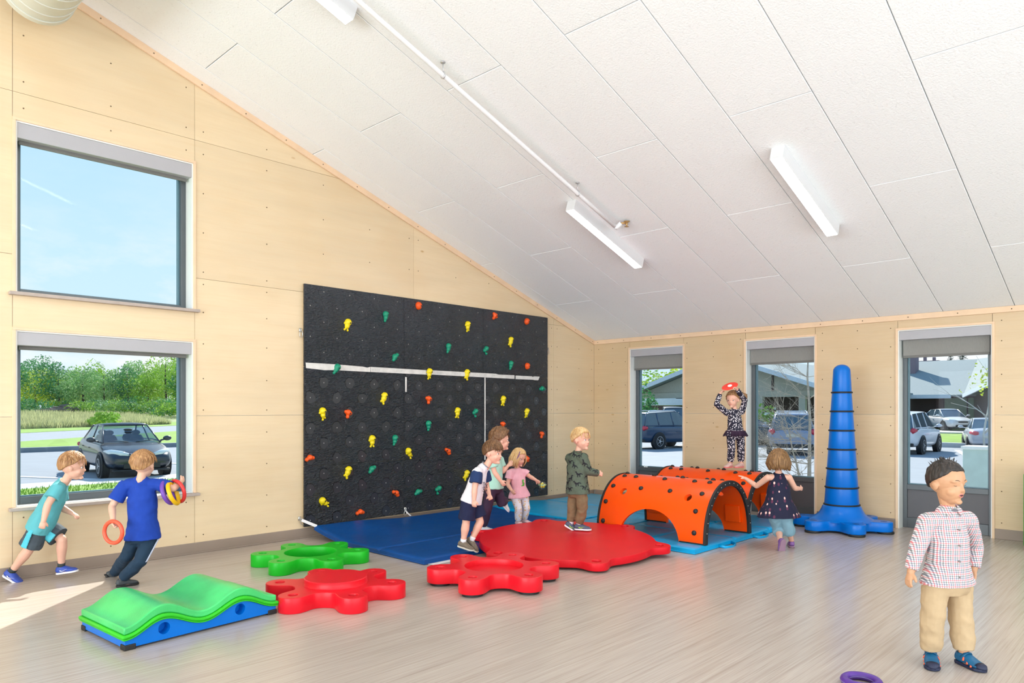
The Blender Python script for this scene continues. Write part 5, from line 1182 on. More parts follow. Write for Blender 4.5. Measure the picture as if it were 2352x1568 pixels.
# creature silhouettes printed on the jacket: snapped onto the cloth surface
dz = [[(-.020, .004), (-.010, .008), (0, .006), (.008, .012), (.010, .019), (.019, .019), (.020, .014), (.014, .012), (.013, .004), (.009, -.002), (.011, -.012), (.006, -.012), (.004, -.003), (-.002, -.002), (-.003, -.012), (-.008, -.012), (-.007, -.001), (-.013, .002), (-.026, -.004)]]
from mathutils.bvhtree import BVHTree
me = F2['shirt'].data; bv = BVHTree.FromPolygons([v.co.copy() for v in me.vertices], [tuple(p.vertices) for p in me.polygons])
mb = MB(); rnd = random.Random(12); n_ok = 0; used_ = []
for k in range(400):
    th = rnd.uniform(0, 2*PI); z = rnd.uniform(.37, .72); side_ = RT*math.cos(th)+FW*math.sin(th)
    c0 = Vector((0, 0, z))+RT*rnd.uniform(-.03, .15)+side_*.4; hit = bv.ray_cast(c0, -side_)
    if hit[0] is None: continue
    p, n_ = hit[0], hit[1]
    if any((p-q_).length < .066 for q_ in used_): continue
    used_.append(p); a = rnd.uniform(-.5, .5); fl = rnd.choice((-1, 1)); tx = n_.cross(UP).normalized()*fl; ty = n_.cross(tx).normalized(); ty = ty if ty.z > 0 else -ty
    loop = []
    for x, y in dz[0]:
        x2, y2 = x*math.cos(a)-y*math.sin(a), x*math.sin(a)+y*math.cos(a); q_ = p+tx*x2*1.75+ty*y2*1.75; h2 = bv.find_nearest(q_); loop.append(h2[0]+h2[1]*.0012)
    mb.prism(loop, n_*.0008); n_ok += 1
    if n_ok > 52: break
o = mb.build('creature_print', mat('black_print', (.008, .009, .014), .8), t); o['kind'] = 'stuff'
MB().torus(F2['N']+UP*.006, .040*s, .010*s, F2['shn'], FW, 24, 8).build('jacket_collar', dino, t, True, 0, org)

# -- girl standing on the far tunnel
flor = lambda n: pattern(cloth(n, (.010, .010, .028)), spots(60, .35, (.80, .76, .80), (1, 1, 1), .04))
fl1 = flor('navy_floral_top'); pkshoe = mat('pale_rose_shoe', (.62, .42, .38), .6, nscale=40, namt=.2)
G2 = kid('girl in a navy outfit with white flowers standing on the far tunnel with raised arms', .88,
    dict(head=(1683, 917, 0), neck=(1688, 939, 0), shR=(1670, 948, -.03), shL=(1703, 946, .04), elR=(1646, 928, -.05), haR=(1655, 902, -.06), elL=(1711, 920, .0), haL=(1692, 892, -.10),
         hiR=(1679, 1000, -.02), hiL=(1700, 1000, .03), knR=(1680, 1033, -.03), knL=(1702, 1033, .03), anR=(1677, 1063, -.02), anL=(1702, 1063, .03)), 7.9, .597, (-128, -8), dict(style='pony', mat=hbrown2, seed=25), fair2,
    shirt=dict(mat=fl1, sleeve=1.92, hem=-.02, ex=.010, sex=.006, flare=.012), pants=dict(mat=fl1, len=1.9, ex=.006), shoe=dict(mat=pkshoe, sole=mat('coral_sole', (.70, .18, .18), .5), lace=whitec),
    feet=dict(R=dict(phi=-140), L=dict(phi=-150)), hands=dict(R=dict(curl=.9, dir=(30, 40)), L=dict(curl=.9, dir=(200, 20))), brow=browl)
s, org, t = G2['s'], G2['org'], G2['t']; C, f, u, r = G2['C'], G2['f'], G2['u'], G2['r']
mb = MB(); rnd = random.Random(5)
for k in range(12):
    a0 = C-r*.066*s-f*.045*s+u*.060*s; e_ = a0+(RT*.95-r*.2).normalized()*(.085+.015*rnd.random())*s-u*(.03+.045*rnd.random())*s; mb.loft([a0, a0.lerp(e_, .4)+u*.035*s, e_+u*.03*s, e_], [.005*s, .009*s, .007*s, .001], None, 6)
mb.build('pigtail', hbrown2, t, True, 0, org)
hem = G2['pel'].lerp(G2['shm'], .10); mb = MB(); n = 80; ring1 = []; ring2 = []
for k in range(n):
    th = 2*PI*k/n; wv = 1+.07*math.sin(th*17); d_ = RT*math.cos(th)*1.06+FW*math.sin(th)*.95
    ring1.append(hem+d_*.112*s+UP*.03); ring2.append(hem+d_*.140*s*wv-UP*(.030+.006*math.sin(th*9)))
vs = ring1+ring2+[p-(p-hem).normalized()*.003 for p in ring1]+[p-(p-hem).normalized()*.003 for p in ring2]
fs = [(k, (k+1) % n, n+(k+1) % n, n+k) for k in range(n)]+[(2*n+k, 3*n+k, 3*n+(k+1) % n, 2*n+(k+1) % n) for k in range(n)]+[(n+k, n+(k+1) % n, 3*n+(k+1) % n, 3*n+k) for k in range(n)]
mb.add(vs, fs).build('tulle_frill', mat('dark_tulle', (.030, .012, .035), .9), t, True, 0, org)
hc = G2['haL'].lerp(G2['haR'], .42)+UP*.045; ax_ = (G2['haL']-G2['haR']).normalized()
tt = thing('flying_disc', 'red flexible disc held up by the girl on the tunnel', 'toy', hc)
n_ = (UP*.75-FW*.65-RT*.25).normalized(); a1 = (RT*.86+UP*.5-FW*.1); a1 = (a1-n_*a1.dot(n_)).normalized(); a2 = n_.cross(a1); mb = MB()
rdm = mat('red_disc_vinyl', (.80, .05, .03), .4)
mb.loft([n_*.010, n_*.006, n_*0, n_*-.004], [(.02, .012), (.080, .050), (.092, .056), (.086, .052)], a1, 32); mb.build('disc_body', rdm, tt, 'auto')
MB().ell(n_*.009, a1*.026, a2*.020, n_*.003).build('white_patch', whitec, tt, True)

# -- girl in the navy top seen from behind
def leaves_(N, L, vec, src):
    def lay(off, th, c, s0, st):
        mp = N.new('ShaderNodeMapping'); mp.inputs['Scale'].default_value = st; mp.inputs['Location'].default_value = off; L.new(vec, mp.inputs[0])
        v = N.new('ShaderNodeTexVoronoi'); v.inputs['Scale'].default_value = 1; v.inputs['Randomness'].default_value = .45; L.new(mp.outputs[0], v.inputs['Vector'])
        return mix(N, L, math_(N, L, 'LESS_THAN', v.outputs['Distance'], th), s0, c)
    a = lay((0, 0, .38), .26, (.10, .022, .06), src, (24, 24, 15)); return lay((0, 0, 0), .20, (.85, .50, .45), a, (24, 24, 15))
nprint = pattern(cloth('navy_cotton_with_pink_motif', (.005, .006, .030)), leaves_)
denim = cloth('light_blue_denim', (.20, .36, .45)); prp = mat('purple_clog', (.20, .09, .30), .5)
H2 = kid('girl with a brown bob in a sleeveless navy printed top running towards the tunnel', .92,
    dict(head=(1788, 1056, 0), neck=(1788, 1085, .0), shL=(1764, 1096, .0), shR=(1812, 1096, .02), elL=(1738, 1116, .12), haL=(1712, 1098, .26), elR=(1826, 1121, .06), haR=(1838, 1122, .14),
         hiL=(1776, 1176, .0), hiR=(1802, 1176, .02), knL=(1788, 1212, .12), knR=(1810, 1209, .03), anL=(1792, 1243, -.02)), 6.45, 0, (68, -4), dict(style='bob', mat=hbob, seed=31, len=.105), fair2,
    shirt=dict(mat=nprint, sleeve=0, hem=.045, ex=.008, flare=.085, disp=.006, ds=9, name='sleeveless_top'), pants=dict(mat=denim, len=1.42, ex=.014, cuff=1.5, disp=.006), shoe=dict(mat=prp, sole=mat('mauve_sole', (.30, .18, .26), .6)),
    feet=dict(L=dict(phi=100, pitch=-75), R=dict(g=(1818, 1256), phi=75)), hands=dict(L=dict(curl=.15, dir=(165, 25), palm=(150, -60)), R=dict(curl=.7, palm=(90, 0))), torso=1.05)
# ================================================================ the ground outside
def leafmat(name, c):
    m = mat(name, c, .7, nscale=.4, namt=.3); N, L, b = nodes(m); tr = N.new('ShaderNodeBsdfTranslucent'); src = b.inputs['Base Color'].links[0].from_socket; L.new(src, tr.inputs[0])
    mx = N.new('ShaderNodeMixShader'); mx.inputs[0].default_value = .5; L.new(b.outputs[0], mx.inputs[1]); L.new(tr.outputs[0], mx.inputs[2]); L.new(mx.outputs[0], N['Material Output'].inputs[0]); return m
GZ = -.6
grassm = mat('mown_grass', (.20, .33, .035), .9, nscale=.8, namt=.22, bscale=30, bstr=.6, stretch=(1, 1, 1)); meadow = mat('tall_meadow_grass', (.30, .33, .14), .95, nscale=.35, namt=.25, bscale=9, bstr=.8)
asph = mat('pale_asphalt', (.27, .29, .315), .9, nscale=1.5, namt=.06, bscale=60, bstr=.2); conc = mat('concrete_paving', (.50, .495, .48), .85, nscale=.6, namt=.05); kerbm = mat('kerb_grey', (.20, .24, .28), .85); linem = mat('line_paint', (.80, .80, .80), .8)
def slab(name, pts, m, th=.05, z=GZ):
    return struct(MB().prism([(p[0], p[1], (p[2] if len(p) > 2 else z)-th) for p in pts], (0, 0, th)).build(name, m))
slab('ground', [(-90, -60), (20, -60), (20, 10), (X1+1.2, 10), (X1+1.2, 7), (-90, 7)], conc, .06, GZ-.02)
slab('lawn', [(-90, 7), (X1+1.2, 7), (X1+1.2, 19.9), (-90, 19.9)], grassm, .06)
slab('lawn', [(X1+2.2, -60), (X1+3.0, -60), (X1+3.0, 1.6), (X1+2.2, 1.6)], grassm, .05)
slab('pavement', [(-90, 19.9), (X1+1.2, 19.9), (X1+1.2, 21.3), (-90, 21.3)], conc, .09)
slab('parking_lot', [(-90, 21.3), (X1+1.2, 21.3), (X1+1.2, 10), (20, 10), (20, -60), (110, -60), (110, 37), (-90, 37)], asph, .05, GZ-.03)
k_ = MB()
k_.box(-90, 19, 37, 37.35, GZ-.03, GZ+.18); struct(k_.build('kerb', kerbm))
slab('lawn', [(-90, 37.3), (19, 37.3), (23.3, 60.8), (9.3, 47), (-40, 42)], grassm, .05, GZ+.08)
slab('road', [(-40, 42, GZ+.08), (9.3, 47, GZ+.08), (23.3, 60.8, GZ+.08), (60, 90, GZ), (60, 112, GZ), (31, 81, GZ+.08), (12.4, 63, GZ+.08), (-40, 56, GZ+.08)], asph, .05)
slab('lawn', [(-40, 56, GZ+.1), (12.4, 63, GZ+.1), (31, 81, GZ+.1), (60, 112, GZ+.1), (60, 124, GZ+.16), (27, 90, GZ+.16), (10.5, 71, GZ+.16), (-40, 63, GZ+.16)], grassm, .05)
mb = MB(); mb.add([(-60, 60, GZ+.1), (10.5, 70.5, GZ+.16), (27, 89.5, GZ+.16), (90, 150, GZ+.1), (90, 190, 1.6), (40, 150, 1.1), (-60, 150, 1.1), (-60, 70, GZ)], [(0, 1, 2, 5, 6), (2, 3, 4, 5), (0, 6, 7)]); struct(mb.build('field', meadow))
for pts in (((18.9, -.6), (19.4, .9)),): pass
ln = MB()
def pline(a, b, w_=.1):
    a = Vector((*a, GZ-.024)); b = Vector((*b, GZ-.024)); d = (b-a).normalized(); n_ = Vector((-d.y, d.x, 0))*w_; ln.prism([a-n_, b-n_, b+n_, a+n_], (0, 0, .01))
pline((3.2, 27.0), (6.0, 21.4)); pline((9.6, 26), (10.6, 21.4)); pline((38, 13.5), (31, 11)); pline((38, 21), (30, 18.6)); pline((38, 28), (30, 25)); pline((38, 8), (31, 6))
struct(ln.build('parking_line', linem))
# grass island and its kerb on the car park side, rising towards the building
struct(MB().box(40.6, 41.0, -10, 60, GZ-.03, GZ+.2).build('kerb', mat('pale_kerb', (.5, .52, .53), .85)))
mb = MB(); mb.add([(41, -10, GZ+.18), (41, 60, GZ+.18), (60, 60, -.15), (60, -10, -.15), (110, 60, 0), (110, -10, 0)], [(0, 3, 2, 1), (3, 5, 4, 2)]); struct(mb.build('lawn', grassm))
struct(MB().box(51.5, 57.5, -10, 60, -.32, -.19).build('parking_lot', conc))
# near grass tufts below the end wall windows and along the meadow edge
rnd = random.Random(9)
def tufts(n, fx, h0, h1, wd, m, name, lab):
    mb = MB()
    for _ in range(n):
        x, y, z = fx(); a = rnd.uniform(0, PI); h = rnd.uniform(h0, h1); d = Vector((math.cos(a), math.sin(a), 0))*wd; l_ = Vector((rnd.uniform(-.4, .4), rnd.uniform(-.4, .4), 0))*h; p = Vector((x, y, z))
        mb.add([p-d, p+d, p+l_+Vector((0, 0, h))], [(0, 1, 2)])
    o = mb.build(name, m); tag(o, lab, 'grass', kind='stuff'); return o
gb_ = mat('grass_blade', (.24, .40, .04), .8, nscale=2, namt=.3); mg_ = leafmat('dry_meadow_blade', (.42, .43, .22))
def f1():
    y = rnd.uniform(14.5, 19.85); x = rnd.uniform(.10, .50)*y; return x, y, GZ
tufts(7000, f1, .03, .10, .012, gb_, 'grass', 'short green grass just outside the lower end wall window')
def f2():
    t = rnd.random()**1.6; u_ = rnd.random(); x0 = -2+34*u_; y0 = 68+(x0-8)*.75 if x0 > 8 else 68; y = y0+t*50; zz = (GZ+.16)+(y-y0)/(150-y0)*(1.1-GZ-.16); return x0+t*9, y, zz-.05
tufts(24000, f2, .35, .95, .06, mg_, 'meadow_grass', 'tall pale meadow grass in front of the tree row')

# ================================================================ trees and shrubs
barkm = mat('bark', (.10, .075, .055), .9); leafs = [leafmat('leaf_mid_green', (.34, .56, .06)), leafmat('leaf_yellow_green', (.56, .68, .05)), leafmat('leaf_dark_green', (.10, .32, .10)), leafmat('leaf_grey_green', (.30, .52, .17))]
def foliage(c, r, n, size, seed, holes=.0, squash=1):
    rd = random.Random(seed); mb = MB(); cl = []
    for _ in range(22):
        a = rd.uniform(0, 2*PI); z = rd.uniform(-.85, 1); rr = math.sqrt(max(0, 1-z*z)); k = rd.uniform(.45, .85); cl.append((Vector((rr*math.cos(a)*r[0]*k, rr*math.sin(a)*r[1]*k, z*r[2]*k)), rd.uniform(.25, .45)))
    for _ in range(n):
        cc, cr = rd.choice(cl); d = Vector((rd.gauss(0, 1), rd.gauss(0, 1), rd.gauss(0, 1))).normalized()*cr*rd.uniform(.7, 1.05)
        p = Vector(c)+cc+Vector((d.x*r[0], d.y*r[1], d.z*r[2])); a = Vector((rd.gauss(0, 1), rd.gauss(0, 1), rd.gauss(0, 1))).normalized(); b = a.orthogonal().normalized(); s_ = size*rd.uniform(.6, 1.4)
        mb.add([p-a*s_, p+b*s_*.7, p+a*s_, p-b*s_*.7], [(0, 1, 2, 3)])
    return mb
def tree(label, x, y, z, h, wd, li, seed, n=1500, trunk=.18, size=.22, group=None, name='leafy_tree'):
    t = thing(name, label, 'tree', (x, y, z), 0, group)
    MB().tube([(0, 0, 0), (.1, 0, h*.3), (0, .1, h*.6), (.05, 0, h*.85)], [trunk*1.2, trunk, trunk*.7, trunk*.3], 8).build('trunk', barkm, t, True)
    foliage((0, 0, h*.54), (wd/2, wd/2, h*.47), n, size, seed).build('foliage', leafs[li], t)
    return t
ORD = 'first second third fourth fifth sixth seventh eighth ninth tenth eleventh twelfth thirteenth fourteenth fifteenth sixteenth seventeenth eighteenth nineteenth twentieth twenty-first twenty-second twenty-third twenty-fourth  twenty-fifth'.split()
kinds = {0: 'mid green leafy tree in the row beyond the meadow', 1: 'yellow-green leafy tree in the row beyond the meadow', 2: 'dark green leafy tree in the row beyond the meadow', 3: 'grey-green leafy tree in the row beyond the meadow'}
row = [(22, 828, 2, 7.5), (38, 850, 1, 7), (52, 832, 2, 7), (80, 852, 1, 9), (98, 819, 2, 8), (112, 846, 1, 8), (134, 836, 2, 7), (150, 862, 1, 7), (172, 846, 3, 8.5), (190, 840, 3, 8), (208, 832, 0, 7), (222, 866, 1, 6), (238, 846, 3, 8), (252, 858, 0, 7), (268, 848, 0, 8), (292, 842, 2, 7), (300, 876, 1, 6), (318, 823, 3, 7), (338, 850, 0, 8), (348, 868, 1, 6), (362, 826, 0, 7), (380, 816, 0, 8), (404, 822, 0, 9), (424, 815, 0, 8), (448, 830, 2, 9)]
for i, (u_, vt, li, wd) in enumerate(row):
    D = 118+(i % 3)*9; x, y = PD(u_, D); z = .75; h = 1.278+(CYP-vt)/FPX*D-z
    tree('%s tree from the left of the row beyond the meadow, with %s crown' % (ORD[i], ('a mid green', 'a yellow-green', 'a dark green', 'a grey-green')[li]), x, y, z, h, wd*1.05, li, i+1, 3200, size=.16, group='trees beyond the meadow')
for i, (u_, D, w_, h, li) in enumerate(((215, 112, 6, 2.4, 3), (262, 108, 5, 2.2, 3), (345, 110, 8, 2.6, 3), (385, 106, 5, 2.2, 0), (130, 116, 7, 2.4, 0), (60, 116, 7, 2.2, 2), (300, 112, 5, 1.8, 2), (170, 118, 6, 2.6, 2), (40, 112, 7, 2.4, 0), (85, 110, 7, 2.6, 2), (192, 109, 6, 2.2, 0), (240, 112, 7, 2.6, 2), (278, 108, 6, 2.4, 0), (322, 110, 7, 2.7, 2), (365, 110, 7, 2.5, 0), (405, 108, 7, 2.7, 2), (425, 110, 7, 2.5, 0), (238, 70, 3.0, 1.5, 0))):
    x, y = PD(u_, D); z = .55 if D > 80 else GZ+.2
    t = tag(foliage((0, 0, h*.4), (w_/2, w_/2, h*.55), 700, .16, 90+i).build('shrub', leafs[li]), '%s low shrub from the left at the foot of the far tree row' % ORD[sorted((215, 262, 345, 385, 130, 60, 300, 170, 40, 85, 192, 240, 278, 322, 365, 405, 425)).index(u_)] if D > 80 else 'small flowering shrub at the meadow edge behind the black car roof', 'shrub', 'shrubs in the meadow' if D > 80 else None); t.location = (x, y, z)
mb = MB(); rnd = random.Random(2); x, y = PD(150, 108)
for _ in range(260):
    a = Vector((rnd.gauss(0, 2.6), rnd.gauss(0, 1), 0)); a.z = max(0, 1.4-abs(a.x)*.35)*rnd.random(); d = Vector((rnd.gauss(0, 1), rnd.gauss(0, 1), rnd.gauss(0, .3)))*.9; mb.cyl(a-d*.5, a+d*.5, .05, 4)
o = tag(mb.build('brush_pile', mat('dead_wood', (.17, .14, .14), .9)), 'grey heap of dead branches at the far edge of the meadow', 'brush pile'); o.location = (x, y, .6)

# trees behind the building seen through the narrow windows, two spruces over the roof
for i, (u_, vt, D, w_, li) in enumerate(((1440, 868, 108, 10, 0), (1478, 872, 100, 11, 1), (1512, 850, 108, 12, 0), (1560, 842, 100, 12, 1), (1600, 838, 108, 12, 0))):
    x, y = PD(u_, D); h = 1.278+(CYP-vt)/FPX*D; tree('%s broad tree from the left behind the gabled porch building' % ORD[i], x, y, 0, h, w_, li, 40+i, 1900, size=.24, group='trees behind the building')
def spruce(label, u_, vt, D, wd):
    x, y = PD(u_, D); h = 1.278+(CYP-vt)/FPX*D; t = thing('spruce', label, 'tree', (x, y, 0)); MB().cyl((0, 0, 0), (0, 0, h*.97), .14, 8, .02).build('trunk', barkm, t)
    mb = MB(); rd = random.Random(int(u_))
    for k in range(46):
        z = h*(.25+.73*k/45); r = wd/2*(1-(z/h))**.8+.08
        for q_ in range(9): a = rd.uniform(0, 6.3); d = Vector((math.cos(a), math.sin(a), 0)); n_ = Vector((-d.y, d.x, 0))*.16; p = Vector((0, 0, z)); e_ = p+d*r*rd.uniform(.7, 1.15)-UP*.16*r; mb.add([p-n_*.4, p+n_*.4, e_+n_, e_+d*.12-UP*.05, e_-n_], [(0, 1, 2, 3, 4)])
    mb.build('needles', mat('spruce_green', (.03, .085, .055), .8), t); return t
spruce('small dark spruce above the far roof, the shorter of the two', 2184, 812, 80, 3.4); spruce('taller dark spruce above the far roof', 2211, 800, 80, 4.0)

# ================================================================ the building across the car park
shing = mat('grey_green_shingles', (.24, .28, .28), .9, nscale=18, namt=.16, stretch=(1, 1, 3)); brick = mat('dark_brick', (.12, .085, .085), .85, nscale=30, namt=.25, stretch=(1, 1, 3)); fasc = mat('blue_grey_fascia', (.55, .63, .70), .7); sidg = mat('beige_gable_siding', (.42, .42, .36), .8); dkp = mat('dark_brown_panel', (.045, .03, .03), .7); redp = mat('dark_red_post', (.38, .03, .03), .6)
farg = mat('far_window_glass', (.16, .24, .16), .15); chim = mat('mauve_brick_chimney', (.22, .17, .20), .9)
bld = thing('building', 'low brick building with grey shingle roofs across the car park', 'building', (60, 20, 0)); bo = bld.location
def Bb(name, m, mb, parent=bld, **k): return mb.build(name, m, parent, False, 0, bo, **k)
Bb('wall', brick, MB().box(60, 60.4, -30, 60, -.3, 2.35))
# main roof: eave at x 59.2, ridge at x 68
ze, zr_ = 2.32, 5.35
Bb('main_roof', shing, MB().prism([(59.0, -30, ze), (68, -30, zr_), (77, -30, ze), (59, -30, ze-.12)], (0, 67, 0)))
Bb('lower_roof', shing, MB().prism([(59.0, 37, 2.5), (67, 37, 3.95), (75, 37, 2.5), (59, 37, 2.4)], (0, 22, 0)))
Bb('fascia', fasc, MB().box(58.9, 59.02, 12.8, 60, ze-.26, ze+.02))
# wing coming towards us on the right
wr_ = MB(); wr_.add([(59.3, 14.2, 2.33), (59.0, 12.0, 2.33), (50, 8.5, 3.10), (45, 3.0, 4.6), (60, -4, 6.6), (68.2, 12.9, 5.38)], [(0, 1, 2, 5), (2, 3, 4, 5)])
wr_.add([(59.3, 14.2, 2.18), (59.0, 12.0, 2.18), (50, 8.5, 2.95), (45, 3.0, 4.45), (60, -4, 6.4), (68.2, 12.9, 5.2)], [(5, 2, 1, 0), (5, 4, 3, 2)])
Bb('wing_roof', shing, wr_)
Bb('wing_fascia', fasc, MB().prism([(59.0, 12.0, 2.08), (50, 8.5, 2.85), (50, 8.5, 3.12), (59.0, 12.0, 2.35)], (-.04, .1, 0)).prism([(50, 8.5, 2.85), (45, 3.0, 4.35), (45, 3.0, 4.62), (50, 8.5, 3.12)], (-.1, .05, 0)))
Bb('wing_wall', brick, MB().prism([(60, 11.6, -.3), (51, 8.2, -.3), (51, 8.2, 2.9), (60, 11.6, 2.2)], (.05, -.2, 0)).prism([(51, 8.2, -.3), (46.5, 3.0, -.3), (46.5, 3.0, 4.2), (51, 8.2, 2.9)], (.3, 0, 0)))
Bb('red_post', redp, MB().box(58.6, 59.1, 20.1, 20.75, -.3, 2.2))
for y0, y1, z0, z1, m, nm in ((14.0, 16.3, .2, 2.1, dkp, 'entrance_panel'), (16.9, 19.9, .3, 2.05, farg, 'window'), (19.2, 20.0, .5, 1.9, farg, 'window'), (10.5, 13.4, .2, 2.1, farg, 'window'), (26.5, 28.0, .1, 1.5, farg, 'window'), (34, 36, .1, 1.6, farg, 'window'), (21.6, 24.2, .2, 1.9, dkp, 'entrance_panel')):
    w_ = Bb(nm, m, MB().box(59.9, 60.02, y0, y1, z0, z1))
    if nm == 'window':
        MB().box(59.86, 59.93, y0-.08, y0, z0-.08, z1+.08).box(59.86, 59.93, y1, y1+.08, z0-.08, z1+.08).box(59.86, 59.93, y0, y1, z1, z1+.08).box(59.86, 59.93, (y0+y1)/2-.04, (y0+y1)/2+.04, z0, z1).build('mullion', dkp, w_, False, 0, bo)
def chimney(u0, u1, vt, vb):
    p = P((u0+u1)/2, vb, 1); d = ((p-EYE)); x = 65.0; t_ = x/d.x; q_ = EYE+d*t_; zb = ze+(x-59)/9*(zr_-ze); D = q_.dot(FW); wdt = (u1-u0)*D/FPX; zt_ = 1.278+(CYP-vt)/FPX*D
    c = Bb('chimney', chim, MB().box(x-.5, x+.5, q_.y-wdt*.62, q_.y+wdt*.62, zb-1, zt_+.6)); MB().box(x-.58, x+.58, q_.y-wdt*.7, q_.y+wdt*.7, zt_+.55, zt_+.75).build('chimney_cap', fasc, c, False, 0, bo)
chimney(2085, 2103, 812, 848); chimney(1777, 1793, 818, 850)
Bb('roof_vent', chim, MB().box(69, 70, 15.9, 17.9, 5.1, 5.46).box(69.2, 69.5, 16.9, 17.1, 5.4, 5.78).box(69.2, 69.5, 16.2, 16.4, 5.4, 5.75))
# front facing gabled porch
gx_, g0, g1, gp = 44.0, 29.4, 15.8, 22.5
for nm, m, x0, x1, dz_, ov in (('porch_roof', shing, 43.0, 62, .0, .4),):
    Bb(nm, m, MB().prism([(x0, g0+ov, 2.30), (x0, gp, 4.68), (x0, gp, 4.86), (x0, g0+ov, 2.48)], (x1-x0, 0, 0))); Bb(nm, m, MB().prism([(x0, g1-ov, 2.30), (x0, gp, 4.68), (x0, gp, 4.86), (x0, g1-ov, 2.48)], (x1-x0, 0, 0)))
Bb('barge_board', fasc, MB().prism([(42.9, g0+.4, 2.22), (42.9, gp, 4.60), (42.9, gp, 4.90), (42.9, g0+.4, 2.52)], (.1, 0, 0))); Bb('barge_board', fasc, MB().prism([(42.9, g1-.4, 2.22), (42.9, gp, 4.60), (42.9, gp, 4.90), (42.9, g1-.4, 2.52)], (.1, 0, 0)))
Bb('gable_siding', sidg, MB().prism([(gx_, g0, 2.35), (gx_, gp, 4.7), (gx_, g1, 2.35)], (.15, 0, 0)))
Bb('gable_beam', sidg, MB().box(gx_-.15, gx_+.2, g1, g0, 2.05, 2.42)); 
for y in (25.2, 22.5, 19.4): Bb('gable_strut', dkp, MB().box(gx_-.05, gx_, y-.07, y+.07, 2.4, 2.4+(4.6-2.4)*(1-abs(y-gp)/6.9)))
Bb('porch_wall', brick, MB().box(47, 47.3, g1+.5, g0-1.2, -.3, 2.1)); Bb('canopy', mat('pale_canopy', (.66, .72, .76), .6), MB().box(43.2, 46.8, 25.4, 28.7, 1.55, 2.0))
Bb('porch_post', sidg, MB().box(43.4, 43.75, 28.3, 28.6, -.3, 1.6)); Bb('porch_post', sidg, MB().box(43.6, 43.9, 19.9, 20.3, -.3, 2.1)); Bb('porch_post', sidg, MB().box(43.6, 43.9, 17.2, 17.6, -.3, 2.1))
w_ = Bb('window', farg, MB().box(46.9, 47.02, 23.3, 24.9, .3, 1.5)); MB().box(46.85, 46.93, 23.2, 25.0, 1.5, 1.6).box(46.85, 46.93, 23.2, 25.0, .2, .3).build('mullion', sidg, w_, False, 0, bo)
# hydrangea, hedge and sapling by the lot
x, y = PD(1749, 42); t = thing('hydrangea', 'round hydrangea bush with white blooms by the porch', 'shrub', (x, y, -.3)); foliage((0, 0, .7), (1.3, 1.3, 1.0), 900, .10, 77).build('foliage', leafs[0], t); foliage((0, 0, .75), (1.4, 1.4, 1.05), 260, .09, 78).build('blooms', mat('white_bloom', (.62, .70, .60), .8), t)
for i, (u_, D) in enumerate(((1478, 46), (1490, 47))):
    x, y = PD(u_, D); o = tag(foliage((0, 0, 1.2), (.7, .7, 1.9), 500, .11, 60+i).build('shrub', leafs[2]), ('upright green shrub left of the porch post', 'second upright green shrub, nearer the porch wall')[i], 'shrub', 'porch shrubs'); o.location = (x, y, -.3)
x, y = PD(2262, 30); t = thing('leafy_sapling', 'thin sapling with yellow-green leaves in front of the far roof', 'tree', (x, y, GZ))
mb = MB(); rd = random.Random(41)
def branch(mb, p, d, l_, r_, dep, rd, spread=.5):
    pts = [p]; dd = d.copy(); 
    for k in range(4): dd = (dd+Vector((rd.gauss(0, .12), rd.gauss(0, .12), rd.gauss(0, .08)))).normalized(); pts.append(pts[-1]+dd*l_/4)
    mb.tube(pts, [r_*(1-.16*k) for k in range(5)], 5)
    if dep > 0:
        for k in (1, 2, 3, 4):
            for _ in range(2 if dep > 1 else 1):
                nd = (dd+Vector((rd.gauss(0, spread), rd.gauss(0, spread), rd.gauss(0, spread*.6)+.12))).normalized(); branch(mb, pts[k], nd, l_*.58, r_*.5, dep-1, rd, spread)
branch(mb, Vector((0, 0, 0)), Vector((0, 0, 1)), 3.2, .05, 2, rd, .6); mb.build('branches', mat('pale_twig', (.5, .5, .45), .8), t, True); foliage((0, 0, 3.0), (1.1, 1.1, .8), 90, .07, 5).build('foliage', leafs[1], t)
x, y = PD(1862, 13.5); GB = GZ; t = thing('bare_birch', 'bare birch with thin pale branches outside the window behind the girl', 'tree', (x, y, GB)); mb = MB(); rd = random.Random(6)
bt_ = mat('birch_bark', (.36, .32, .27), .8, nscale=6, namt=.25, stretch=(1, 1, 5))
for p0, p1, r_ in (((0, 0, 0), (-.05, 0, 2.9), .045), ((-.10, .03, 0), (-.42, 0, 1.5), .032)):
    p0, p1 = Vector(p0), Vector(p1); p1 = RT*p1.x+UP*p1.z; p0 = RT*p0.x+UP*p0.z; ps = [p0.lerp(p1, k/7)+RT*rd.gauss(0, .012) for k in range(8)]; mb.tube(ps, [r_*(1-.1*k) for k in range(8)], 8)
    for k in range(1, 8):
        for _ in range(4 if k > 1 else 2):
            sg = rd.choice((-1, -1, 1)); branch(mb, ps[k], (RT*sg*rd.uniform(.5, 1.2)+UP*rd.uniform(-.1, .9)+FW*rd.gauss(0, .4)).normalized(), rd.uniform(.5, 1.05), .0065, 2, rd, .45)
mb.build('trunk_and_branches', bt_, t, True)
x, y = PD(2266, 11.2); cbx = thing('reflection_box', 'pale green box standing in for a reflection in the right window', 'reflection stand-in', (x, y, GZ));  # solid box added in place of a window reflection
MB().box(-.14, .30, -.12, .30, 0, 1.26).build('body', mat('reflection_green', (.50, .64, .62), .5), cbx, False, .015); MB().box(-.16, .32, -.14, .32, 1.24, 1.29).build('lid', mat('white_lid', (.75, .8, .8), .5), cbx, False, .01)

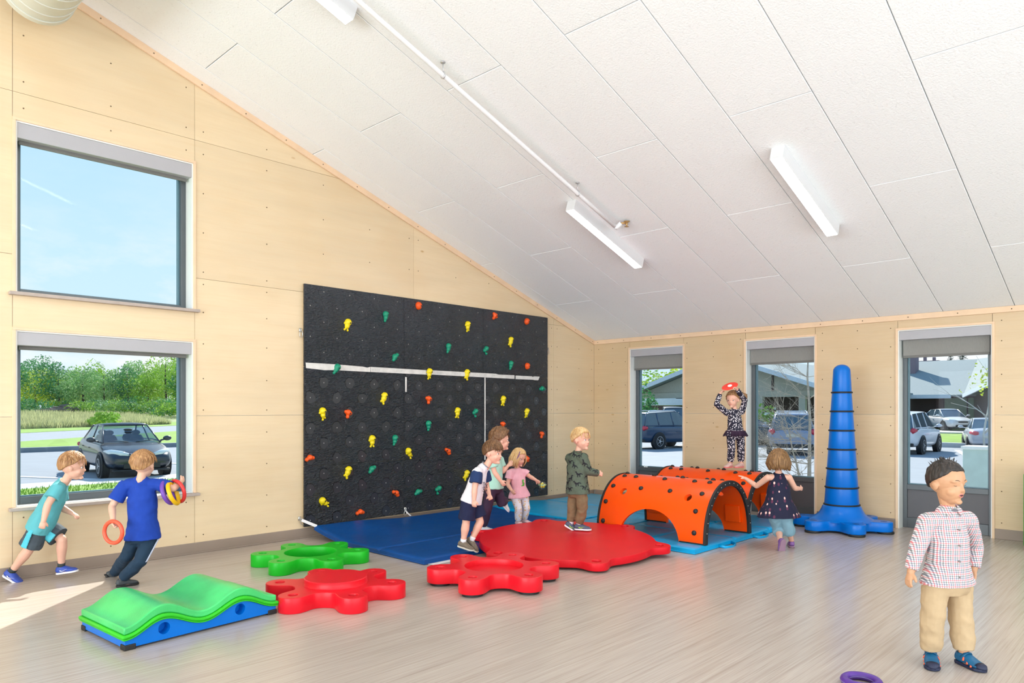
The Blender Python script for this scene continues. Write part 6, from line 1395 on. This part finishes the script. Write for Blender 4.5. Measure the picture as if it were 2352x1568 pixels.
# ================================================================ cars
tyre = mat('tyre', (.02, .02, .022), .8); alloy = mat('alloy', (.55, .57, .60), .3, metal=.6); cgl = mat('car_glass', (.06, .10, .13), .06, spec=.8); hl = mat('headlamp', (.70, .74, .78), .1, coat=.5); tl = mat('tail_lamp', (.55, .02, .05), .2, coat=.5); blp = mat('black_plastic', (.015, .017, .02), .5); seatm = mat('car_seat', (.10, .11, .13), .8)
def paint(n, c): return mat(n, c, .3, metal=.0, namt=.02, coat=.55)
def car(label, pos, phi, kind, pm_, glass_see=False, rack=False, cat='car'):
    d = idir(phi); rz = math.atan2(d.y, d.x); t = thing({'sedan': 'sedan_car', 'suv': 'suv_car', 'van': 'minivan'}[kind], label, cat, pos, rz)
    if kind == 'sedan': L2, W2, H_, gc = 2.25, .89, 1.45, .17; prof_ = [(-2.25, .48, .62), (-2.2, .30, .88), (-1.9, .24, 1.0), (-1.35, .22, 1.03), (-.6, .2, .98), (.4, .2, .95), (.95, .2, .95), (1.45, .22, .86), (1.9, .22, .76), (2.15, .24, .66), (2.25, .34, .56)]; gh = [(-1.75, .99), (-.95, 1.42), (.05, 1.45), (.30, 1.43), (1.12, .95)]; wr, wx_ = .325, (1.36, -1.30)
    elif kind == 'suv': L2, W2, H_ = 2.28, .92, 1.76; prof_ = [(-2.28, .5, .8), (-2.24, .35, 1.1), (-2.0, .3, 1.13), (-1.2, .28, 1.12), (0, .26, 1.1), (.9, .26, 1.08), (1.5, .28, 1.02), (2.0, .3, .95), (2.2, .32, .85), (2.28, .42, .68)]; gh = [(-2.2, 1.12), (-1.95, 1.68), (.1, 1.76), (.35, 1.73), (1.0, 1.09)]; wr, wx_ = .37, (1.36, -1.34)
    else: L2, W2, H_ = 2.5, .98, 1.76; prof_ = [(-2.5, .45, .8), (-2.46, .32, 1.05), (-2.2, .28, 1.1), (-1.2, .26, 1.08), (0, .24, 1.06), (1.1, .24, 1.04), (1.8, .26, .95), (2.2, .28, .85), (2.42, .3, .75), (2.5, .4, .6)]; gh = [(-2.42, 1.08), (-2.15, 1.66), (.1, 1.75), (.5, 1.72), (1.6, 1.05)]; wr, wx_ = .34, (1.55, -1.45)
    mb = MB(); n = 0; rows = []
    for x, zb, zt_ in prof_:
        tp = max(0, (abs(x)-(L2-.75))/.75); w_ = W2*(1-.22*tp**2.2); row_ = []
        for fy, z in ((.0, zb), (.82, zb), (.955, zb+.10), (1.0, zb+(zt_-zb)*.42), (.985, zt_-.13), (.93, zt_-.03), (.72, zt_+.015), (.0, zt_+.04)): row_.append((x, w_*fy, z))
        rows.append(row_+[(a, -b, c) for a, b, c in row_[-2:0:-1]])
    n = len(rows[0])
    for r_ in rows: mb.v += r_
    mb.f += [(i*n+k, i*n+(k+1) % n, (i+1)*n+(k+1) % n, (i+1)*n+k) for i in range(len(rows)-1) for k in range(n)]+[tuple(range(n)), tuple(range((len(rows)-1)*n, len(rows)*n))]
    b_ = mb.build('body', pm_, t, True)
    m_ = b_.modifiers.new('s', 'SUBSURF'); m_.levels = 2; m_.render_levels = 2
    # greenhouse
    wb, wt_ = W2*.90, W2*.66
    base = [(gh[0][0], gh[0][1]), (gh[-1][0], gh[-1][1])]
    gm = MB(); st = [(gh[0], wb*.9), (gh[1], wt_), (gh[2], wt_*1.02), (gh[3], wt_), (gh[4], wb*.92)]
    zb_ = min(gh[0][1], gh[4][1])-.06
    for (x, z), w_ in st:
        xb = x if (x, z) in (gh[0], gh[4]) else x
        gm.v += [(x, w_, z), (x, -w_, z)]
    for (x, z), w_ in st: gm.v += [(x, wb, zb_), (x, -wb, zb_)]
    for i in range(4): a = 2*i; gm.f += [(a, a+2, a+3, a+1), (a, 10+a, 12+a, a+2), (a+1, a+3, 13+a, 11+a)]
    gm.f += [(0, 1, 11, 10), (8, 18, 19, 9)]
    g_ = gm.build('window_glass', glassmat('car_pane', (.55, .66, .70), 1.5, .02, .10) if glass_see else cgl, t)
    # roof skin and pillars
    def pil(p, q_, r_=.035): pl.loft([p, q_], [(r_, r_*.6)]*2, (1, 0, 0), 6)
    pl = MB(); rf = MB(); (x1, z1), (x2, z2), (x3, z3) = gh[1], gh[2], gh[3]
    rf.loft([(x1-.03, 0, z1-.01), (x1+.25, 0, z1+.022), (x2, 0, z2+.015), (x3+.03, 0, z3-.005)], [(wt_*.98, .02), (wt_*1.02, .035), (wt_*1.03, .035), (wt_*.99, .02)], (0, 1, 0), 20).build('roof', pm_, t, True)
    for sg in (-1, 1):
        pil((gh[0][0], sg*wb*.9, gh[0][1]-.02), (x1, sg*wt_, z1)); pil((x3, sg*wt_, z3), (gh[4][0], sg*wb*.92, gh[4][1]-.02), .032)
        xm = -.22 if kind != 'van' else -.1; pl.loft([(xm, sg*wb, zb_), (xm-.05, sg*wt_*1.02, z2-.03)], [(.035, .02)]*2, (1, 0, 0), 6)
        if kind != 'sedan': pl.loft([(-1.25, sg*wb, zb_), (-1.25, sg*wt_, z2-.05)], [(.045, .02)]*2, (1, 0, 0), 6)
        pl.loft([(gh[0][0]+.1, sg*(wb*.96), gh[0][1]-.01), (0, sg*(wb+.012), gh[0][1]-.0), (gh[4][0]-.05, sg*(wb*.97), gh[4][1]+.01)], [(.022, .022)]*3, (0, 1, 0), 6)
    pl.build('pillars', pm_, t, True)
    if glass_see:
        sm = MB()
        for y in (-.36, .36):
            for x in (.15, -.75): sm.loft([(x, y, .7), (x-.10, y, 1.02), (x-.14, y, 1.12)], [(.22, .06), (.20, .06), (.15, .05)], (0, 1, 0), 12); sm.ell((x-.16, y, 1.20), (.05, 0, 0), (0, .12, 0), (0, 0, .08))
        sm.box(.75, .95, -.7, .7, .72, .93); sm.build('seats_and_dashboard', seatm, t, 'auto'); MB().ell((.62, 0, 1.30), (.02, 0, 0), (0, .12, 0), (0, 0, .035)).build('rear_view_mirror', blp, t, True)
        for sg in (-1, 1): MB().loft([(1.12, sg*.10, .965), (1.06, sg*.40+.1, .985), (1.03, sg*.62, .99)], [(.010, .010)]*3, None, 6).build('wiper', blp, t, True)
    for x in wx_:
        for sg in (-1, 1):
            a = MB().torus((x, sg*(W2-.015), wr), wr+.045, .03, (1, 0, 0), (0, 0, 1), 28, 6, .8); a.cyl((x, sg*(W2-.20), wr), (x, sg*(W2+.004), wr), wr+.045, 28); a.build('wheel_arch', blp, t, 'auto')
            w_ = MB(); w_.lathe([(wr*.64, -.10), (wr*.92, -.105), (wr, -.07), (wr, .07), (wr*.92, .105), (wr*.64, .10)], (0, 0, 0), 32); wo_ = w_.build('wheel', tyre, t, 'auto'); wo_.rotation_euler = (PI/2, 0, 0); wo_.location = (x, sg*(W2-.075), wr)
            r_ = MB(); zf_ = -sg*.085
            for k in range(5): a0 = 2*PI*k/5; r_.loft([(0, 0, zf_), (wr*.62*math.cos(a0), wr*.62*math.sin(a0), zf_)], [(.045, .02), (.03, .015)], (-math.sin(a0), math.cos(a0), 0), 8)
            r_.torus((0, 0, zf_), wr*.62, .018, (1, 0, 0), (0, 1, 0), 28, 6); r_.lathe([(.05, zf_-.02), (.05, zf_+.02)], (0, 0, 0), 14); r_.build('rim', alloy, wo_, 'auto')
    zf2 = {'sedan': .66, 'suv': .84, 'van': .78}[kind]
    for sg in (-1, 1):
        MB().loft([(L2-.10, sg*W2*.36, zf2-.02), (L2-.14, sg*W2*.56, zf2+.01), (L2-.34, sg*W2*.80, zf2+.05), (L2-.60, sg*W2*.90, zf2+.08)], [(.05, .06), (.09, .07), (.09, .07), (.03, .05)], (0, 0, 1), 14).build('headlight', hl, t, True)
        zt2 = {'sedan': .80, 'suv': 1.0, 'van': .98}[kind]; MB().loft([(-L2+.06, sg*W2*.55 if kind == 'sedan' else sg*W2*.72, zt2), (-L2+.02, sg*W2*.68 if kind == 'sedan' else sg*W2*.78, zt2), (-L2+.22, sg*W2*.90, zt2+.02)], [(.07, .05), (.10 if kind == 'sedan' else .13, .07), (.06, .05)], (0, 0, 1), 14).build('tail_light', tl, t, True)
        MB().ell((gh[4][0]-.22, sg*(W2+.11), gh[4][1]+.09), (.07, 0, 0), (0, .12, 0), (0, 0, .075)).cyl((gh[4][0]-.22, sg*(W2-.08), gh[4][1]+.03), (gh[4][0]-.22, sg*(W2+.05), gh[4][1]+.06), .025, 8).build('mirror', pm_, t, True)
        MB().box(-.15, .02, sg*(W2-.02), sg*(W2+.012), .78, .805).box(-1.05, -.88, sg*(W2-.02), sg*(W2+.012), .80, .825).build('door_handle', pm_, t, False, .006)
    MB().box(L2-.12, L2+.012, -W2*.34, W2*.34, zf2-.11, zf2-.045).build('upper_grille', blp, t, False, .01); MB().box(L2-.11, L2+.018, -W2*.36, W2*.36, zf2-.035, zf2-.02).box(L2-.11, L2+.018, -W2*.33, W2*.33, zf2+.005, zf2+.018).build('chrome_bar', alloy, t, False, .004)
    MB().box(L2-.15, L2-.0, -W2*.52, W2*.52, .27, .42).build('lower_grille', blp, t, False, .02); MB().box(L2-.2, L2+.0, -W2*.80, W2*.80, .20, .25).build('front_lip', blp, t, False, .02)
    MB().box(-L2-.012, -L2+.1, -.26, .26, zt2-.22, zt2-.09).build('number_plate', mat('plate_grey', (.55, .55, .5), .5), t, False, .004)
    MB().box(-L2-.005, -L2+.15, -W2*.8, W2*.8, .34, .48).build('rear_bumper', blp if kind != 'sedan' else pm_, t, False, .02)
    if rack:
        mb = MB()
        for sg in (-1, 1): mb.tube([(-1.9, sg*.56, z1+.02), (-1.7, sg*.58, z1+.12), (0, sg*.58, z2+.08), (.2, sg*.56, z2+.01)], .022, 6)
        for x in (-1.3, -.3): mb.cyl((x, -.58, z2+.07), (x, .58, z2+.07), .018, 6)
        mb.build('roof_rack', mat('rack_pale', (.6, .65, .7), .4), t, True)
    return t
def cp_(u_, D): x, y = PD(u_, D); return (x, y, GZ-.025)
car('black sedan parked facing the lower end wall window', cp_(282, 21.3), -49, 'sedan', paint('black_blue_paint', (.008, .014, .028)), True)
car('dark blue sport utility vehicle seen from the side through the first narrow window', cp_(1526, 35.3), 36, 'suv', paint('dark_blue_paint', (.015, .045, .10)), False, True)
car('second dark blue vehicle parked behind the nearer blue one', (*PD(1545, 47), -.35), 80, 'suv', paint('deep_blue_paint', (.02, .05, .09)))
car('dark grey car whose nose shows at the left of the middle narrow window', cp_(1712, 38), 5, 'sedan', paint('dark_grey_paint', (.04, .05, .065)))
car('silver-blue minivan with roof rack seen from behind', cp_(1817, 31.3), 70, 'van', paint('silver_blue_paint', (.20, .25, .36)), False, True)
car('white sport utility vehicle seen from behind at the left of the right window', cp_(2086, 31.5), 47, 'suv', paint('white_paint', (.68, .70, .74)))
car('white sedan parked in front of the far building entrance', (*PD(2174, 50), -.19), -96, 'sedan', paint('bright_white_paint', (.76, .77, .78)))
car('silver sedan seen from behind at the right of the right window', cp_(2266, 34), 61, 'sedan', paint('silver_paint', (.42, .44, .50)))
# unseen eave, added to keep the sun out of the window wall
struct(MB().prism([(X1+.2, Y0-.6, zc(X1)-.02), (X1+2.0, Y0-.6, zc(X1)-.62+.32), (X1+2.0, Y0-.6, zc(X1)-.62+.45), (X1+.2, Y0-.6, zc(X1)+.25)], (0, Y1-Y0+1.2, 0)).build('sun_shade_eave', sidg))
